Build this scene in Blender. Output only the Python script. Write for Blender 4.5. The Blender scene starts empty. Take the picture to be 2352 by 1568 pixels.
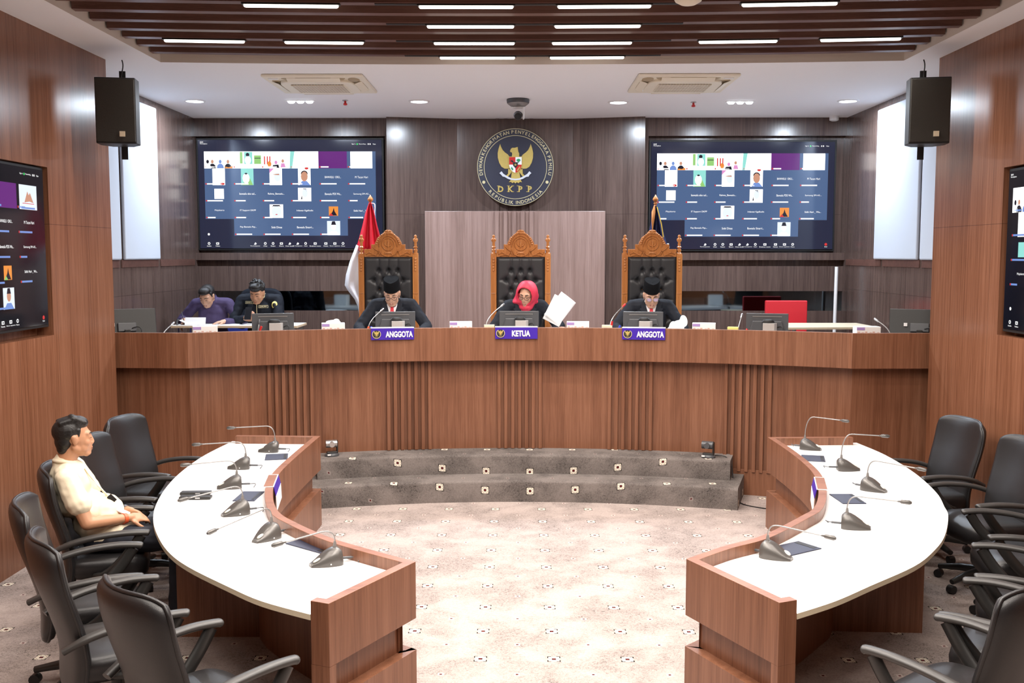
import bpy, bmesh, math, random
from mathutils import Vector, Matrix, Euler
random.seed(7)
PI = math.pi
S = bpy.context.scene
COL = S.collection

# ------------------------------------------------------------------ camera, world, exposure
cd = bpy.data.cameras.new('camera'); cam = bpy.data.objects.new('camera', cd); COL.objects.link(cam)
cd.lens = 35.0; cd.sensor_width = 36.0; cd.clip_start = 0.05
cam.location = (0, 0, 2.25)
cam.rotation_euler = (PI/2 - 0.087242, 0, 0.008713)
S.camera = cam
w = bpy.data.worlds.new('world'); S.world = w; w.use_nodes = True
w.node_tree.nodes['Background'].inputs[0].default_value = (0.9, 0.92, 1.0, 1)
w.node_tree.nodes['Background'].inputs[1].default_value = 0.05
S.view_settings.view_transform = 'Standard'; S.view_settings.look = 'None'
S.view_settings.gamma = 1.0; S.view_settings.use_curve_mapping = False
S.view_settings.exposure = 0.1
S.cycles.use_denoising = True
S.cycles.max_bounces = 8; S.cycles.diffuse_bounces = 4; S.cycles.glossy_bounces = 4
S.cycles.caustics_reflective = False; S.cycles.caustics_refractive = False
S.cycles.sample_clamp_indirect = 6.0
LED_W = 14.0        # each linear tube
LED_SPREAD = math.radians(156)
DOWN_W = 56.0       # each round downlight
WARM = (1.0, 0.92, 0.845); COOL = (0.78, 0.88, 1.0)

# ------------------------------------------------------------------ colour and material helpers
def lin(r, g, b):
    f = lambda c: (c/255/12.92) if c/255 <= 0.04045 else ((c/255+0.055)/1.055)**2.4
    return (f(r), f(g), f(b), 1)

class NT:
    def __init__(s, name):
        s.m = bpy.data.materials.new(name); s.m.use_nodes = True; s.t = s.m.node_tree
        s.b = s.t.nodes['Principled BSDF']
    def n(s, typ, **kw):
        nd = s.t.nodes.new(typ)
        for k, v in kw.items():
            if k.startswith('i_'):
                nd.inputs[k[2:].replace('_', ' ')].default_value = v
            else: setattr(nd, k, v)
        return nd
    def l(s, a, b): s.t.links.new(a, b)
    def math(s, op, a, b=None, c=None):
        nd = s.t.nodes.new('ShaderNodeMath'); nd.operation = op
        for i, x in enumerate((a, b, c)):
            if x is None: continue
            if isinstance(x, (int, float)): nd.inputs[i].default_value = x
            else: s.l(x, nd.inputs[i])
        return nd.outputs[0]
    def mix(s, fac, a, b):
        nd = s.t.nodes.new('ShaderNodeMix'); nd.data_type = 'RGBA'
        for i, x in ((0, fac), (6, a), (7, b)):
            if isinstance(x, (int, float, tuple)): nd.inputs[i].default_value = x
            else: s.l(x, nd.inputs[i])
        return nd.outputs[2]

def plain(name, col, rough=0.5, metal=0.0, spec=0.5, emit=0.0, ecol=None, bump=0.0, bscale=60, var=0.06, coat=0.0):
    k = NT(name); b = k.b
    tc = k.n('ShaderNodeTexCoord'); nz = k.n('ShaderNodeTexNoise', i_Scale=bscale, i_Detail=3.0)
    k.l(tc.outputs['Object'], nz.inputs['Vector'])
    c2 = tuple(min(1, c*(1-var)) for c in col[:3]) + (1,)
    k.l(k.mix(nz.outputs['Fac'], c2, col), b.inputs['Base Color'])
    b.inputs['Roughness'].default_value = rough; b.inputs['Metallic'].default_value = metal
    b.inputs['Specular IOR Level'].default_value = spec
    b.inputs['Coat Weight'].default_value = coat
    if emit:
        b.inputs['Emission Color'].default_value = ecol or col; b.inputs['Emission Strength'].default_value = emit
    if bump:
        bp = k.n('ShaderNodeBump', i_Strength=bump, i_Distance=0.002)
        k.l(nz.outputs['Fac'], bp.inputs['Height']); k.l(bp.outputs[0], b.inputs['Normal'])
    return k.m

def wood(name, dark, mid, light, rough=0.3, axis='Z', seams=None, spec=0.5, gscale=1.0):
    """vertical-grain laminate; seams = list of (axis, offset, period or 0)"""
    k = NT(name); b = k.b
    tc = k.n('ShaderNodeTexCoord')
    sc = {'Z': (1, 1, 0.02), 'X': (0.02, 1, 1), 'Y': (1, 0.02, 1)}[axis]
    def noise(f, det):
        mp = k.n('ShaderNodeMapping'); mp.inputs['Scale'].default_value = tuple(c*f*gscale for c in sc)
        k.l(tc.outputs['Object'], mp.inputs['Vector'])
        nz = k.n('ShaderNodeTexNoise', i_Scale=1.0, i_Detail=det, i_Roughness=0.6)
        k.l(mp.outputs[0], nz.inputs['Vector']); return nz.outputs['Fac']
    a = noise(170, 3.0); c = noise(26, 2.0); d = noise(5, 1.0)
    t = k.math('ADD', k.math('MULTIPLY', a, 0.45), k.math('ADD', k.math('MULTIPLY', c, 0.4), k.math('MULTIPLY', d, 0.25)))
    cr = k.n('ShaderNodeValToRGB'); e = cr.color_ramp.elements
    e[0].position = 0.38; e[0].color = dark; e[1].position = 0.74; e[1].color = light
    em = e.new(0.54); em.color = mid
    k.l(t, cr.inputs[0]); colr = cr.outputs[0]
    if seams:
        sep = k.n('ShaderNodeSeparateXYZ'); k.l(tc.outputs['Object'], sep.inputs[0])
        tot = None
        for ax, off, per in seams:
            v = k.math('SUBTRACT', sep.outputs[ax], off)
            if per: v = k.math('MULTIPLY', k.math('SUBTRACT', k.math('FRACT', k.math('ADD', k.math('DIVIDE', v, per), 0.5)), 0.5), per)
            ln = k.math('LESS_THAN', k.math('ABSOLUTE', v), 0.0022)
            tot = ln if tot is None else k.math('MAXIMUM', tot, ln)
        colr = k.mix(k.math('MULTIPLY', tot, 0.55), colr, (0.02, 0.012, 0.01, 1))
    k.l(colr, b.inputs['Base Color'])
    b.inputs['Roughness'].default_value = rough; b.inputs['Specular IOR Level'].default_value = spec
    bp = k.n('ShaderNodeBump', i_Strength=0.08, i_Distance=0.001); k.l(a, bp.inputs['Height']); k.l(bp.outputs[0], b.inputs['Normal'])
    return k.m

def carpet(name='carpet_weave', light=None, dark=None):
    light = light or CARPET_LIGHT; dark = dark or CARPET_DARK
    k = NT(name); b = k.b
    uv = k.n('ShaderNodeUVMap'); uv.uv_map = 'UVMap'
    def noise(f, det, dist=0.0, rough=0.5):
        nz = k.n('ShaderNodeTexNoise', i_Scale=f, i_Detail=det, i_Distortion=dist, i_Roughness=rough)
        k.l(uv.outputs[0], nz.inputs['Vector']); return nz.outputs['Fac']
    cloud = noise(1.9, 3.0); cloud2 = noise(5.0, 2.0, 0.4)
    def ridge(f, dist, wdt, chop):
        r = k.math('ABSOLUTE', k.math('SUBTRACT', noise(f, 0.0, dist), 0.5))
        r = k.math('SUBTRACT', 1.0, k.math('MINIMUM', k.math('DIVIDE', r, wdt), 1.0))
        return k.math('MULTIPLY', r, k.math('GREATER_THAN', noise(chop, 0.0), 0.46))
    hair = k.math('MAXIMUM', k.math('MAXIMUM', ridge(10, 3.4, 0.018, 23), ridge(15, 2.8, 0.022, 31)), k.math('MAXIMUM', ridge(22, 2.2, 0.028, 41), k.math('MAXIMUM', ridge(33, 1.8, 0.036, 53), ridge(27, 3.0, 0.034, 47))))
    ms = k.n('ShaderNodeMapRange'); k.l(k.math('ADD', k.math('MULTIPLY', cloud, 0.6), k.math('MULTIPLY', cloud2, 0.4)), ms.inputs[0])
    ms.inputs[1].default_value = 0.42; ms.inputs[2].default_value = 0.60; ms.inputs[3].default_value = 0.28; ms.inputs[4].default_value = 1.0
    base = k.mix(k.math('MULTIPLY', ms.outputs[0], 0.55), light, dark)
    fz = noise(75, 4.0, 0.8, 0.7)
    base = k.mix(k.math('MULTIPLY', k.math('SUBTRACT', fz, 0.35), 0.9), base, tuple(c*0.62 for c in dark[:3]) + (1,))
    colr = k.mix(k.math('MULTIPLY', k.math('MULTIPLY', hair, 0.8), ms.outputs[0]), base, tuple(c*0.22 for c in dark[:3]) + (1,))
    L = 0.4105
    sep = k.n('ShaderNodeSeparateXYZ'); k.l(uv.outputs[0], sep.inputs[0])
    def cell(o, ph):
        v = k.math('DIVIDE', k.math('SUBTRACT', o, ph), L)
        return k.math('ABSOLUTE', k.math('MULTIPLY', k.math('SUBTRACT', k.math('FRACT', k.math('ADD', v, 0.5)), 0.5), L))
    def lt(v, t): return k.math('LESS_THAN', v, t)
    ax, ay = cell(sep.outputs[0], 0.187), cell(sep.outputs[1], 5.795)
    bx, by = cell(sep.outputs[0], 0.187 + L/2), cell(sep.outputs[1], 5.795 + L/2)
    m = k.math('MAXIMUM', ax, ay); mn = k.math('MINIMUM', ax, ay)
    brk = k.math('MULTIPLY', lt(m, 0.037), k.math('GREATER_THAN', mn, 0.015))
    cream = (0.62, 0.56, 0.42, 1)
    colr = k.mix(brk, colr, (0.018, 0.014, 0.012, 1))
    colr = k.mix(lt(m, 0.0305), colr, (0.72, 0.66, 0.56, 1))
    colr = k.mix(k.math('MULTIPLY', lt(m, 0.0275), k.math('MULTIPLY', k.math('GREATER_THAN', m, 0.0205), lt(k.math('FRACT', k.math('MULTIPLY', k.math('ADD', ax, ay), 60.0)), 0.35))), colr, (0.25, 0.19, 0.12, 1))
    colr = k.mix(lt(m, 0.0115), colr, (0.03, 0.016, 0.012, 1))
    colr = k.mix(lt(m, 0.0080), colr, (0.11, 0.016, 0.018, 1))
    m2 = k.math('MAXIMUM', bx, by)
    colr = k.mix(k.math('MULTIPLY', lt(m2, 0.017), 0.5), colr, tuple(min(1, c*1.3) for c in light[:3]) + (1,))
    colr = k.mix(lt(m2, 0.0068), colr, (0.09, 0.016, 0.018, 1))
    k.l(colr, b.inputs['Base Color']); b.inputs['Roughness'].default_value = 0.95
    b.inputs['Specular IOR Level'].default_value = 0.1
    fine = noise(350, 2.0)
    bp = k.n('ShaderNodeBump', i_Strength=0.35, i_Distance=0.003); k.l(fine, bp.inputs['Height']); k.l(bp.outputs[0], b.inputs['Normal'])
    return k.m
CARPET_LIGHT = (0.52, 0.435, 0.40, 1); CARPET_DARK = (0.245, 0.205, 0.19, 1)

M = {}
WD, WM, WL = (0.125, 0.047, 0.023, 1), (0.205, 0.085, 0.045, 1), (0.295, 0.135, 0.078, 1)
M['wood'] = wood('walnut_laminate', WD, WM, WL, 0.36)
M['wood_flat_lit'] = wood('walnut_laminate_flat_lit', WD, (0.25, 0.11, 0.07, 1), WL, 0.3, axis='X')  # horizontal grain; lighter mid tone paints in the light caught by rim tops
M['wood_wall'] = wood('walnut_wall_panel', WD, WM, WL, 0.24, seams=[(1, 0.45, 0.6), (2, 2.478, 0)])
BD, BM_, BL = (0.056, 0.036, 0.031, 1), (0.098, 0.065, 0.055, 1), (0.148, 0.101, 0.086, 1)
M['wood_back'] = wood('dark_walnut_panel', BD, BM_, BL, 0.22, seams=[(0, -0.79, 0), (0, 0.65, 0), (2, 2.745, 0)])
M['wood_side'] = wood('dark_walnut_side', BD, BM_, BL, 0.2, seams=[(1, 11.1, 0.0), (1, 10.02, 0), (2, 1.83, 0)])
M['wood_block'] = wood('grey_walnut_panel', (0.185, 0.117, 0.098, 1), (0.265, 0.174, 0.148, 1), (0.35, 0.24, 0.21, 1), 0.35)
M['beam'] = wood('dark_beam_laminate', (0.075, 0.036, 0.028, 1), (0.12, 0.058, 0.045, 1), (0.17, 0.085, 0.066, 1), 0.4, axis='X')
M['carpet'] = carpet(); M['carpet_step'] = carpet('carpet_step_weave', (0.27, 0.235, 0.218, 1), (0.062, 0.054, 0.051, 1))
M['ceiling'] = plain('ceiling_paint', (0.88, 0.89, 0.92, 1), 0.7, var=0.02)
M['tray'] = plain('tray_paint', (0.66, 0.60, 0.54, 1), 0.7, var=0.03)
M['white_lam'] = plain('white_laminate', (0.86, 0.85, 0.84, 1), 0.3, var=0.01)
M['cream'] = plain('cream_edge_band', (0.72, 0.63, 0.46, 1), 0.4, var=0.04)
M['pale_wood'] = plain('pale_maple', (0.66, 0.52, 0.36, 1), 0.4, var=0.12, bscale=14)
M['fabric_white'] = plain('white_fabric_panel', (0.50, 0.545, 0.62, 1), 0.8, bump=0.15, bscale=250, var=0.03)
M['leather'] = plain('black_leather', (0.018, 0.017, 0.018, 1), 0.34, bump=0.25, bscale=420, var=0.3)
M['leather2'] = plain('black_tufted_leather', (0.028, 0.028, 0.031, 1), 0.42, bump=0.15, bscale=300, var=0.3)
M['plastic'] = plain('black_plastic', (0.022, 0.021, 0.02, 1), 0.38, var=0.2)
M['plastic_soft'] = plain('dark_grey_arm_pad', (0.045, 0.042, 0.04, 1), 0.36, var=0.2)
M['grey_plastic'] = plain('graphite_plastic', (0.075, 0.078, 0.085, 1), 0.35, var=0.1)
M['steel'] = plain('brushed_steel', (0.55, 0.55, 0.55, 1), 0.3, 1.0, var=0.1)
M['grey_metal'] = plain('satin_grey_metal', (0.34, 0.33, 0.32, 1), 0.35, 0.6, var=0.1)
M['mic_body'] = plain('bronze_grey_shell', (0.10, 0.094, 0.088, 1), 0.3, 0.3, var=0.08, coat=0.3)
M['stand_grey'] = plain('light_grey_stand', (0.42, 0.39, 0.37, 1), 0.5)
M['mic_key'] = plain('pearl_key', (0.7, 0.68, 0.6, 1), 0.3, var=0.05)
M['black'] = plain('matte_black', (0.012, 0.012, 0.013, 1), 0.5, var=0.2)
M['black_gloss'] = plain('gloss_black_glass', (0.008, 0.009, 0.012, 1), 0.06, var=0.1)
M['tinted_mirror'] = plain('smoked_mirror_glass', (0.15, 0.18, 0.20, 1), 0.04, 1.0, var=0.02)
M['grille'] = plain('speaker_mesh', (0.055, 0.05, 0.042, 1), 0.45, 0.4, bump=1.0, bscale=330, var=0.5)
M['ivory'] = plain('ivory_plastic', (0.82, 0.77, 0.64, 1), 0.45, var=0.04)
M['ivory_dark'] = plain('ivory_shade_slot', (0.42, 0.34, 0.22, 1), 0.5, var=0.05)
M['white'] = plain('white_paint', (0.82, 0.82, 0.82, 1), 0.4, var=0.02)
M['paper'] = plain('white_paper', (0.83, 0.83, 0.82, 1), 0.7, var=0.02)
M['red'] = plain('red_plastic', (0.55, 0.02, 0.02, 1), 0.4, var=0.1)
M['red_cloth'] = plain('red_upholstery', (0.62, 0.018, 0.03, 1), 0.6, bump=0.15, bscale=250)
M['blue_cloth'] = plain('blue_upholstery', (0.02, 0.04, 0.26, 1), 0.6, bump=0.15, bscale=250)
M['blue'] = plain('blue_plastic', (0.03, 0.06, 0.5, 1), 0.4)
M['yellow'] = plain('yellow_paper', (0.8, 0.66, 0.2, 1), 0.6)
M['orange'] = plain('orange_plastic', (0.75, 0.12, 0.04, 1), 0.4)
M['purple'] = plain('violet_print', lin(66, 38, 168), 0.3, var=0.06)
M['lilac'] = plain('lilac_print', lin(165, 140, 200), 0.5)
M['peach'] = plain('peach_print', lin(232, 190, 175), 0.5, bscale=90, var=0.4)
M['pad'] = plain('navy_felt_pad', (0.030, 0.035, 0.065, 1), 0.5, var=0.2)
M['navy_disc'] = plain('navy_enamel', (0.028, 0.03, 0.05, 1), 0.4)
M['gold'] = plain('gold_paint', (0.62, 0.47, 0.14, 1), 0.35, 0.25, var=0.15, bscale=40)
M['gold_pale'] = plain('pale_gold_letter', (0.66, 0.58, 0.34, 1), 0.4, 0.2)
M['green'] = plain('green_enamel', (0.02, 0.3, 0.12, 1), 0.4)
M['silver'] = plain('silver_ribbon', (0.62, 0.64, 0.7, 1), 0.4)
M['carved'] = wood('carved_teak', (0.25, 0.085, 0.022, 1), (0.42, 0.155, 0.042, 1), (0.56, 0.24, 0.075, 1), 0.3)
M['flag_red'] = plain('red_satin', (0.62, 0.012, 0.03, 1), 0.5, bump=0.1, bscale=30)
M['flag_white'] = plain('white_satin', (0.80, 0.80, 0.84, 1), 0.5, var=0.02)
M['flag_navy'] = plain('navy_satin', (0.012, 0.017, 0.07, 1), 0.4)
M['fringe'] = plain('yellow_fringe', (0.65, 0.42, 0.03, 1), 0.6)
M['skin'] = plain('tan_skin', (0.50, 0.25, 0.14, 1), 0.45, var=0.12, bscale=30)
M['skin_light'] = plain('light_tan_skin', (0.58, 0.33, 0.22, 1), 0.45, var=0.1, bscale=30)
M['lip'] = plain('lip_skin', (0.34, 0.11, 0.08, 1), 0.4)
def hair_mat():
    k = NT('black_hair'); tc = k.n('ShaderNodeTexCoord'); mp = k.n('ShaderNodeMapping'); mp.inputs['Scale'].default_value = (260, 26, 70)
    k.l(tc.outputs['Object'], mp.inputs['Vector']); nz = k.n('ShaderNodeTexNoise', i_Scale=1.0, i_Detail=2.0, i_Distortion=0.6); k.l(mp.outputs[0], nz.inputs['Vector'])
    k.l(k.mix(nz.outputs['Fac'], (0.004, 0.0035, 0.0035, 1), (0.022, 0.019, 0.018, 1)), k.b.inputs['Base Color'])
    k.b.inputs['Roughness'].default_value = 0.42; k.b.inputs['Specular IOR Level'].default_value = 0.4
    bp = k.n('ShaderNodeBump', i_Strength=0.9, i_Distance=0.003); k.l(nz.outputs['Fac'], bp.inputs['Height']); k.l(bp.outputs[0], k.b.inputs['Normal']); return k.m
M['hair'] = hair_mat()
M['cap'] = plain('black_velvet', (0.004, 0.004, 0.005, 1), 0.9, spec=0.12)
M['suit'] = plain('charcoal_wool', (0.012, 0.0145, 0.022, 1), 0.75, spec=0.25, bump=0.2, bscale=200, var=0.2)
M['shirt_white'] = plain('white_cotton', (0.8, 0.8, 0.82, 1), 0.7)
M['shirt_cream'] = plain('cream_cotton', (0.80, 0.70, 0.52, 1), 0.75, bump=0.3, bscale=35, var=0.06)
M['shirt_purple'] = plain('purple_cotton', (0.072, 0.052, 0.125, 1), 0.75, spec=0.25, bump=0.5, bscale=28, var=0.25)
M['uniform'] = plain('navy_uniform_cloth', (0.009, 0.012, 0.020, 1), 0.75, spec=0.25, bump=0.4, bscale=28, var=0.2)
M['trousers'] = plain('dark_navy_trousers', (0.012, 0.014, 0.024, 1), 0.8, var=0.2)
M['hijab'] = plain('crimson_silk', (0.62, 0.025, 0.065, 1), 0.55, bump=0.25, bscale=14, var=0.15)
M['tie'] = plain('red_tie_silk', (0.55, 0.015, 0.03, 1), 0.4)
M['glass_frame'] = plain('dark_spectacle_frame', (0.03, 0.018, 0.02, 1), 0.3)
M['lens'] = plain('violet_lens', (0.50, 0.36, 0.50, 1), 0.15)
def emis(name, col, st): return plain(name, (0, 0, 0, 1), 0.1, emit=st, ecol=col, var=0)
M['led'] = emis('warm_led_diffuser', (1, 0.92, 0.82, 1), 6.0)
M['led_cool'] = emis('cool_led_diffuser', (0.85, 0.92, 1, 1), 8.0)

# ------------------------------------------------------------------ mesh builder
class MB:
    def __init__(s): s.bm = bmesh.new(); s.uv = None
    def _v(s, pts): return [s.bm.verts.new(p) for p in pts]
    def face(s, vs, mi=0, sm=False):
        try: f = s.bm.faces.new(vs)
        except ValueError: return None
        f.material_index = mi; f.smooth = sm; return f
    def box(s, c, d, mi=0, rot=None):
        R = Euler(rot).to_matrix() if rot is not None and not isinstance(rot, Matrix) else (rot or Matrix.Identity(3))
        c = Vector(c); h = Vector(d)/2
        v = s._v([c + R @ Vector((x*h.x, y*h.y, z*h.z)) for z in (-1, 1) for y in (-1, 1) for x in (-1, 1)])
        for q in ((0, 2, 3, 1), (4, 5, 7, 6), (0, 1, 5, 4), (2, 6, 7, 3), (0, 4, 6, 2), (1, 3, 7, 5)): s.face([v[i] for i in q], mi)
        return s
    def prism(s, poly, a, b, mi=0, mat=None, side_mi=None):
        """polygon in xy extruded from z=a to z=b, then transformed by mat"""
        mat = mat or Matrix.Identity(4)
        ar = sum(p[0]*q[1]-q[0]*p[1] for p, q in zip(poly, poly[1:]+poly[:1]))
        if ar < 0: poly = list(reversed(poly))
        lo = s._v([mat @ Vector((x, y, a)) for x, y in poly]); hi = s._v([mat @ Vector((x, y, b)) for x, y in poly])
        s.face(list(reversed(lo)), mi); s.face(hi, mi)
        n = len(poly)
        for i in range(n): s.face([lo[i], lo[(i+1) % n], hi[(i+1) % n], hi[i]], mi if side_mi is None else side_mi)
        return s
    def grid(s, rows, mi=0, closed_u=False, closed_v=False, sm=True, flip=False):
        vs = [s._v(r) for r in rows]; n = len(vs); m = len(vs[0])
        for i in range(n if closed_v else n-1):
            for j in range(m if closed_u else m-1):
                q = [vs[i][j], vs[i][(j+1) % m], vs[(i+1) % n][(j+1) % m], vs[(i+1) % n][j]]
                s.face(q[::-1] if flip else q, mi, sm)
        return vs
    def tube(s, pts, r, n=10, mi=0, cap=True, sx=1.0, up=None):
        pts = [Vector(p) for p in pts]; rs = r if isinstance(r, (list, tuple)) else [r]*len(pts)
        rows = []; ref = Vector(up) if up else None
        for i, p in enumerate(pts):
            t = (pts[min(i+1, len(pts)-1)] - pts[max(i-1, 0)]).normalized()
            if ref is None or abs(t.dot(ref)) > 0.98:
                ref = Vector((0, 0, 1)) if abs(t.z) < 0.9 else Vector((1, 0, 0))
            a = t.cross(ref).normalized(); b = a.cross(t).normalized()
            if not up: ref = b
            rows.append([p + a*math.cos(2*PI*k/n)*rs[i]*sx + b*math.sin(2*PI*k/n)*rs[i] for k in range(n)])
        vs = s.grid(rows, mi, closed_u=True)
        if cap: s.face(vs[0][::-1], mi); s.face(vs[-1], mi)
        return s
    def lathe(s, prof, n=20, mi=0, mat=None):
        mat = mat or Matrix.Identity(4)
        rows = [[mat @ Vector((r*math.cos(2*PI*k/n), r*math.sin(2*PI*k/n), z)) for k in range(n)] for r, z in prof]
        vs = s.grid(rows, mi, closed_u=True)
        s.face(vs[0][::-1], mi); s.face(vs[-1], mi)
        return s
    def cyl(s, p0, p1, r0, r1=None, n=16, mi=0): return s.tube([p0, p1], [r0, r0 if r1 is None else r1], n, mi)
    def ell(s, c, r, R=None, mi=0, n=14, m=9):
        R = R or Matrix.Identity(3); c = Vector(c)
        rows = []
        for i in range(m+1):
            th = PI*i/m*0.998 + 0.003
            rows.append([c + R @ Vector((r[0]*math.sin(th)*math.cos(2*PI*k/n), r[1]*math.sin(th)*math.sin(2*PI*k/n), -r[2]*math.cos(th))) for k in range(n)])
        vs = s.grid(rows, mi, closed_u=True); s.face(vs[0][::-1], mi); s.face(vs[-1], mi)
        return s
    def caps(s, p0, p1, r0, r1=None, n=12, mi=0, flat=1.0):
        """tapered capsule"""
        r1 = r0 if r1 is None else r1; p0, p1 = Vector(p0), Vector(p1); d = (p1-p0)
        t = d.normalized() if d.length > 1e-6 else Vector((0, 0, 1))
        pts = []; rs = []
        for a in (85, 60, 30): pts.append(p0 - t*r0*math.sin(math.radians(a))); rs.append(r0*math.cos(math.radians(a)))
        pts += [p0, p1]; rs += [r0, r1]
        for a in (30, 60, 85): pts.append(p1 + t*r1*math.sin(math.radians(a))); rs.append(r1*math.cos(math.radians(a)))
        return s.tube(pts, rs, n, mi)
    def addmesh(s, me, mat, mi=0):
        t = bmesh.new(); t.from_mesh(me); vm = {}
        for v in t.verts: vm[v] = s.bm.verts.new(mat @ v.co)
        for f in t.faces: s.face([vm[v] for v in f.verts], mi)
        t.free(); return s
    def build(s, name, mats, parent=None, smooth=None, bevel=0.0, seg=2, sub=0, loc=None, weld=False):
        me = bpy.data.meshes.new(name)
        if weld: bmesh.ops.remove_doubles(s.bm, verts=s.bm.verts, dist=1e-5)
        bmesh.ops.recalc_face_normals(s.bm, faces=s.bm.faces)
        s.bm.to_mesh(me); s.bm.free()
        if not isinstance(mats, (list, tuple)): mats = [mats]
        for m in mats: me.materials.append(M[m] if isinstance(m, str) else m)
        if smooth is not None:
            me.polygons.foreach_set('use_smooth', [True]*len(me.polygons)); me.set_sharp_from_angle(angle=math.radians(smooth))
        o = bpy.data.objects.new(name, me); COL.objects.link(o)
        if parent: o.parent = parent
        if loc: o.location = loc
        if bevel:
            b = o.modifiers.new('bevel', 'BEVEL'); b.width = bevel; b.segments = seg; b.limit_method = 'ANGLE'; b.angle_limit = math.radians(40); b.harden_normals = False
        if sub:
            b = o.modifiers.new('sub', 'SUBSURF'); b.levels = sub; b.render_levels = sub
            me.polygons.foreach_set('use_smooth', [True]*len(me.polygons))
        return o

def remesh(o, voxel, smooth=4, fac=0.5, extra=None):
    """fuse the overlapping volumes of o into one continuous skin"""
    r = o.modifiers.new('r', 'REMESH'); r.mode = 'VOXEL'; r.voxel_size = voxel; r.use_smooth_shade = True
    s_ = o.modifiers.new('s', 'SMOOTH'); s_.iterations = smooth; s_.factor = fac
    dg = bpy.context.evaluated_depsgraph_get()
    me = bpy.data.meshes.new_from_object(o.evaluated_get(dg)); mats = list(o.data.materials)
    o.modifiers.clear(); o.data = me
    me.materials.clear()
    for m in mats[:1]: me.materials.append(m)
    me.polygons.foreach_set('material_index', [0]*len(me.polygons))
    me.polygons.foreach_set('use_smooth', [True]*len(me.polygons))
    return o

TXT = {}
def textmesh(body, bold=0.0, space=1.0):
    key = (body, bold, space)
    if key not in TXT:
        c = bpy.data.curves.new('t', 'FONT'); c.body = body; c.align_x = 'CENTER'; c.align_y = 'CENTER'; c.size = 1.0
        c.offset = bold; c.space_character = space; c.resolution_u = 4
        o = bpy.data.objects.new('t', c); COL.objects.link(o)
        dg = bpy.context.evaluated_depsgraph_get()
        me = bpy.data.meshes.new_from_object(o.evaluated_get(dg))
        bpy.data.objects.remove(o); bpy.data.curves.remove(c); TXT[key] = me
    return TXT[key]
def text_size(me):
    xs = [v.co.x for v in me.vertices] or [0]; ys = [v.co.y for v in me.vertices] or [0]
    return max(xs)-min(xs), max(ys)-min(ys), (max(xs)+min(xs))/2, (max(ys)+min(ys))/2
def put_text(mb, body, cx, cy, h=None, wd=None, z=0.0, mat=None, mi=0, bold=0.0, space=1.0, rot=0.0):
    me = textmesh(body, bold, space); tw, th, mx, my = text_size(me)
    if th == 0: return
    sy = h/th if h else wd/tw; sx = wd/tw if wd else sy
    m4 = (mat or Matrix.Identity(4)) @ Matrix.Translation((cx, cy, z)) @ Matrix.Rotation(rot, 4, 'Z') @ Matrix.Diagonal((sx, sy, 1, 1)) @ Matrix.Translation((-mx, -my, 0))
    mb.addmesh(me, m4, mi)

# ------------------------------------------------------------------ scene-graph helpers
def tag(o, label=None, cat=None, group=None, kind=None):
    if label: o['label'] = label
    if cat: o['category'] = cat
    if group: o['group'] = group
    if kind: o['kind'] = kind
    return o
def thing(name, label, cat, loc=(0, 0, 0), rz=0.0, group=None):
    o = bpy.data.objects.new(name, None); COL.objects.link(o); o.location = loc; o.rotation_euler = (0, 0, rz)
    o.empty_display_size = 0.1
    return tag(o, label, cat, group)
def struct(o): o['kind'] = 'structure'; return o
def copy_tree(o, parent=None):
    c = o.copy(); COL.objects.link(c)
    if parent: c.parent = parent
    for ch in list(o.children): copy_tree(ch, c)
    return c
def offset_path(pts, d):
    """offset an open polyline to its left by d (miter joints)"""
    P = [Vector((p[0], p[1])) for p in pts]; out = []
    for i, p in enumerate(P):
        ns = []
        if i > 0: t = (P[i]-P[i-1]).normalized(); ns.append(Vector((-t.y, t.x)))
        if i < len(P)-1: t = (P[i+1]-P[i]).normalized(); ns.append(Vector((-t.y, t.x)))
        n = ns[0] if len(ns) == 1 else (ns[0]+ns[1]).normalized()
        k = 1.0 if len(ns) == 1 else 1.0/max(0.4, n.dot(ns[0]))
        out.append(tuple(p + n*d*k))
    return out
def strip(path, d0, d1): return offset_path(path, d0) + list(reversed(offset_path(path, d1)))
def catmull(pts, n=6):
    P = [Vector(p) for p in pts]; out = []
    for i in range(len(P)-1):
        a, b, c, d = P[max(i-1, 0)], P[i], P[i+1], P[min(i+2, len(P)-1)]
        for k in range(n):
            t = k/n
            out.append(tuple(0.5*((2*b) + (c-a)*t + (2*a-5*b+4*c-d)*t*t + (3*b-a-3*c+d)*t**3)))
    out.append(tuple(P[-1])); return out
def bez(p0, p1, p2, p3, n=14):
    p0, p1, p2, p3 = map(Vector, (p0, p1, p2, p3))
    return [p0*(1-t)**3 + p1*3*t*(1-t)**2 + p2*3*t*t*(1-t) + p3*t**3 for t in [i/n for i in range(n+1)]]
def strip_mb(mb, path, d0, d1, z0, z1, mi=0, mi_top=None):
    a = offset_path(path, d0); b = offset_path(path, d1); n = len(a)
    A0 = mb._v([(x, y, z0) for x, y in a]); A1 = mb._v([(x, y, z1) for x, y in a])
    B0 = mb._v([(x, y, z0) for x, y in b]); B1 = mb._v([(x, y, z1) for x, y in b])
    for i in range(n-1):
        mb.face([A0[i], A0[i+1], A1[i+1], A1[i]], mi); mb.face([B0[i+1], B0[i], B1[i], B1[i+1]], mi)
        mb.face([A1[i], A1[i+1], B1[i+1], B1[i]], mi if mi_top is None else mi_top); mb.face([A0[i+1], A0[i], B0[i], B0[i+1]], mi)
    mb.face([A0[0], A1[0], B1[0], B0[0]], mi); mb.face([A0[-1], B0[-1], B1[-1], A1[-1]], mi)

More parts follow.
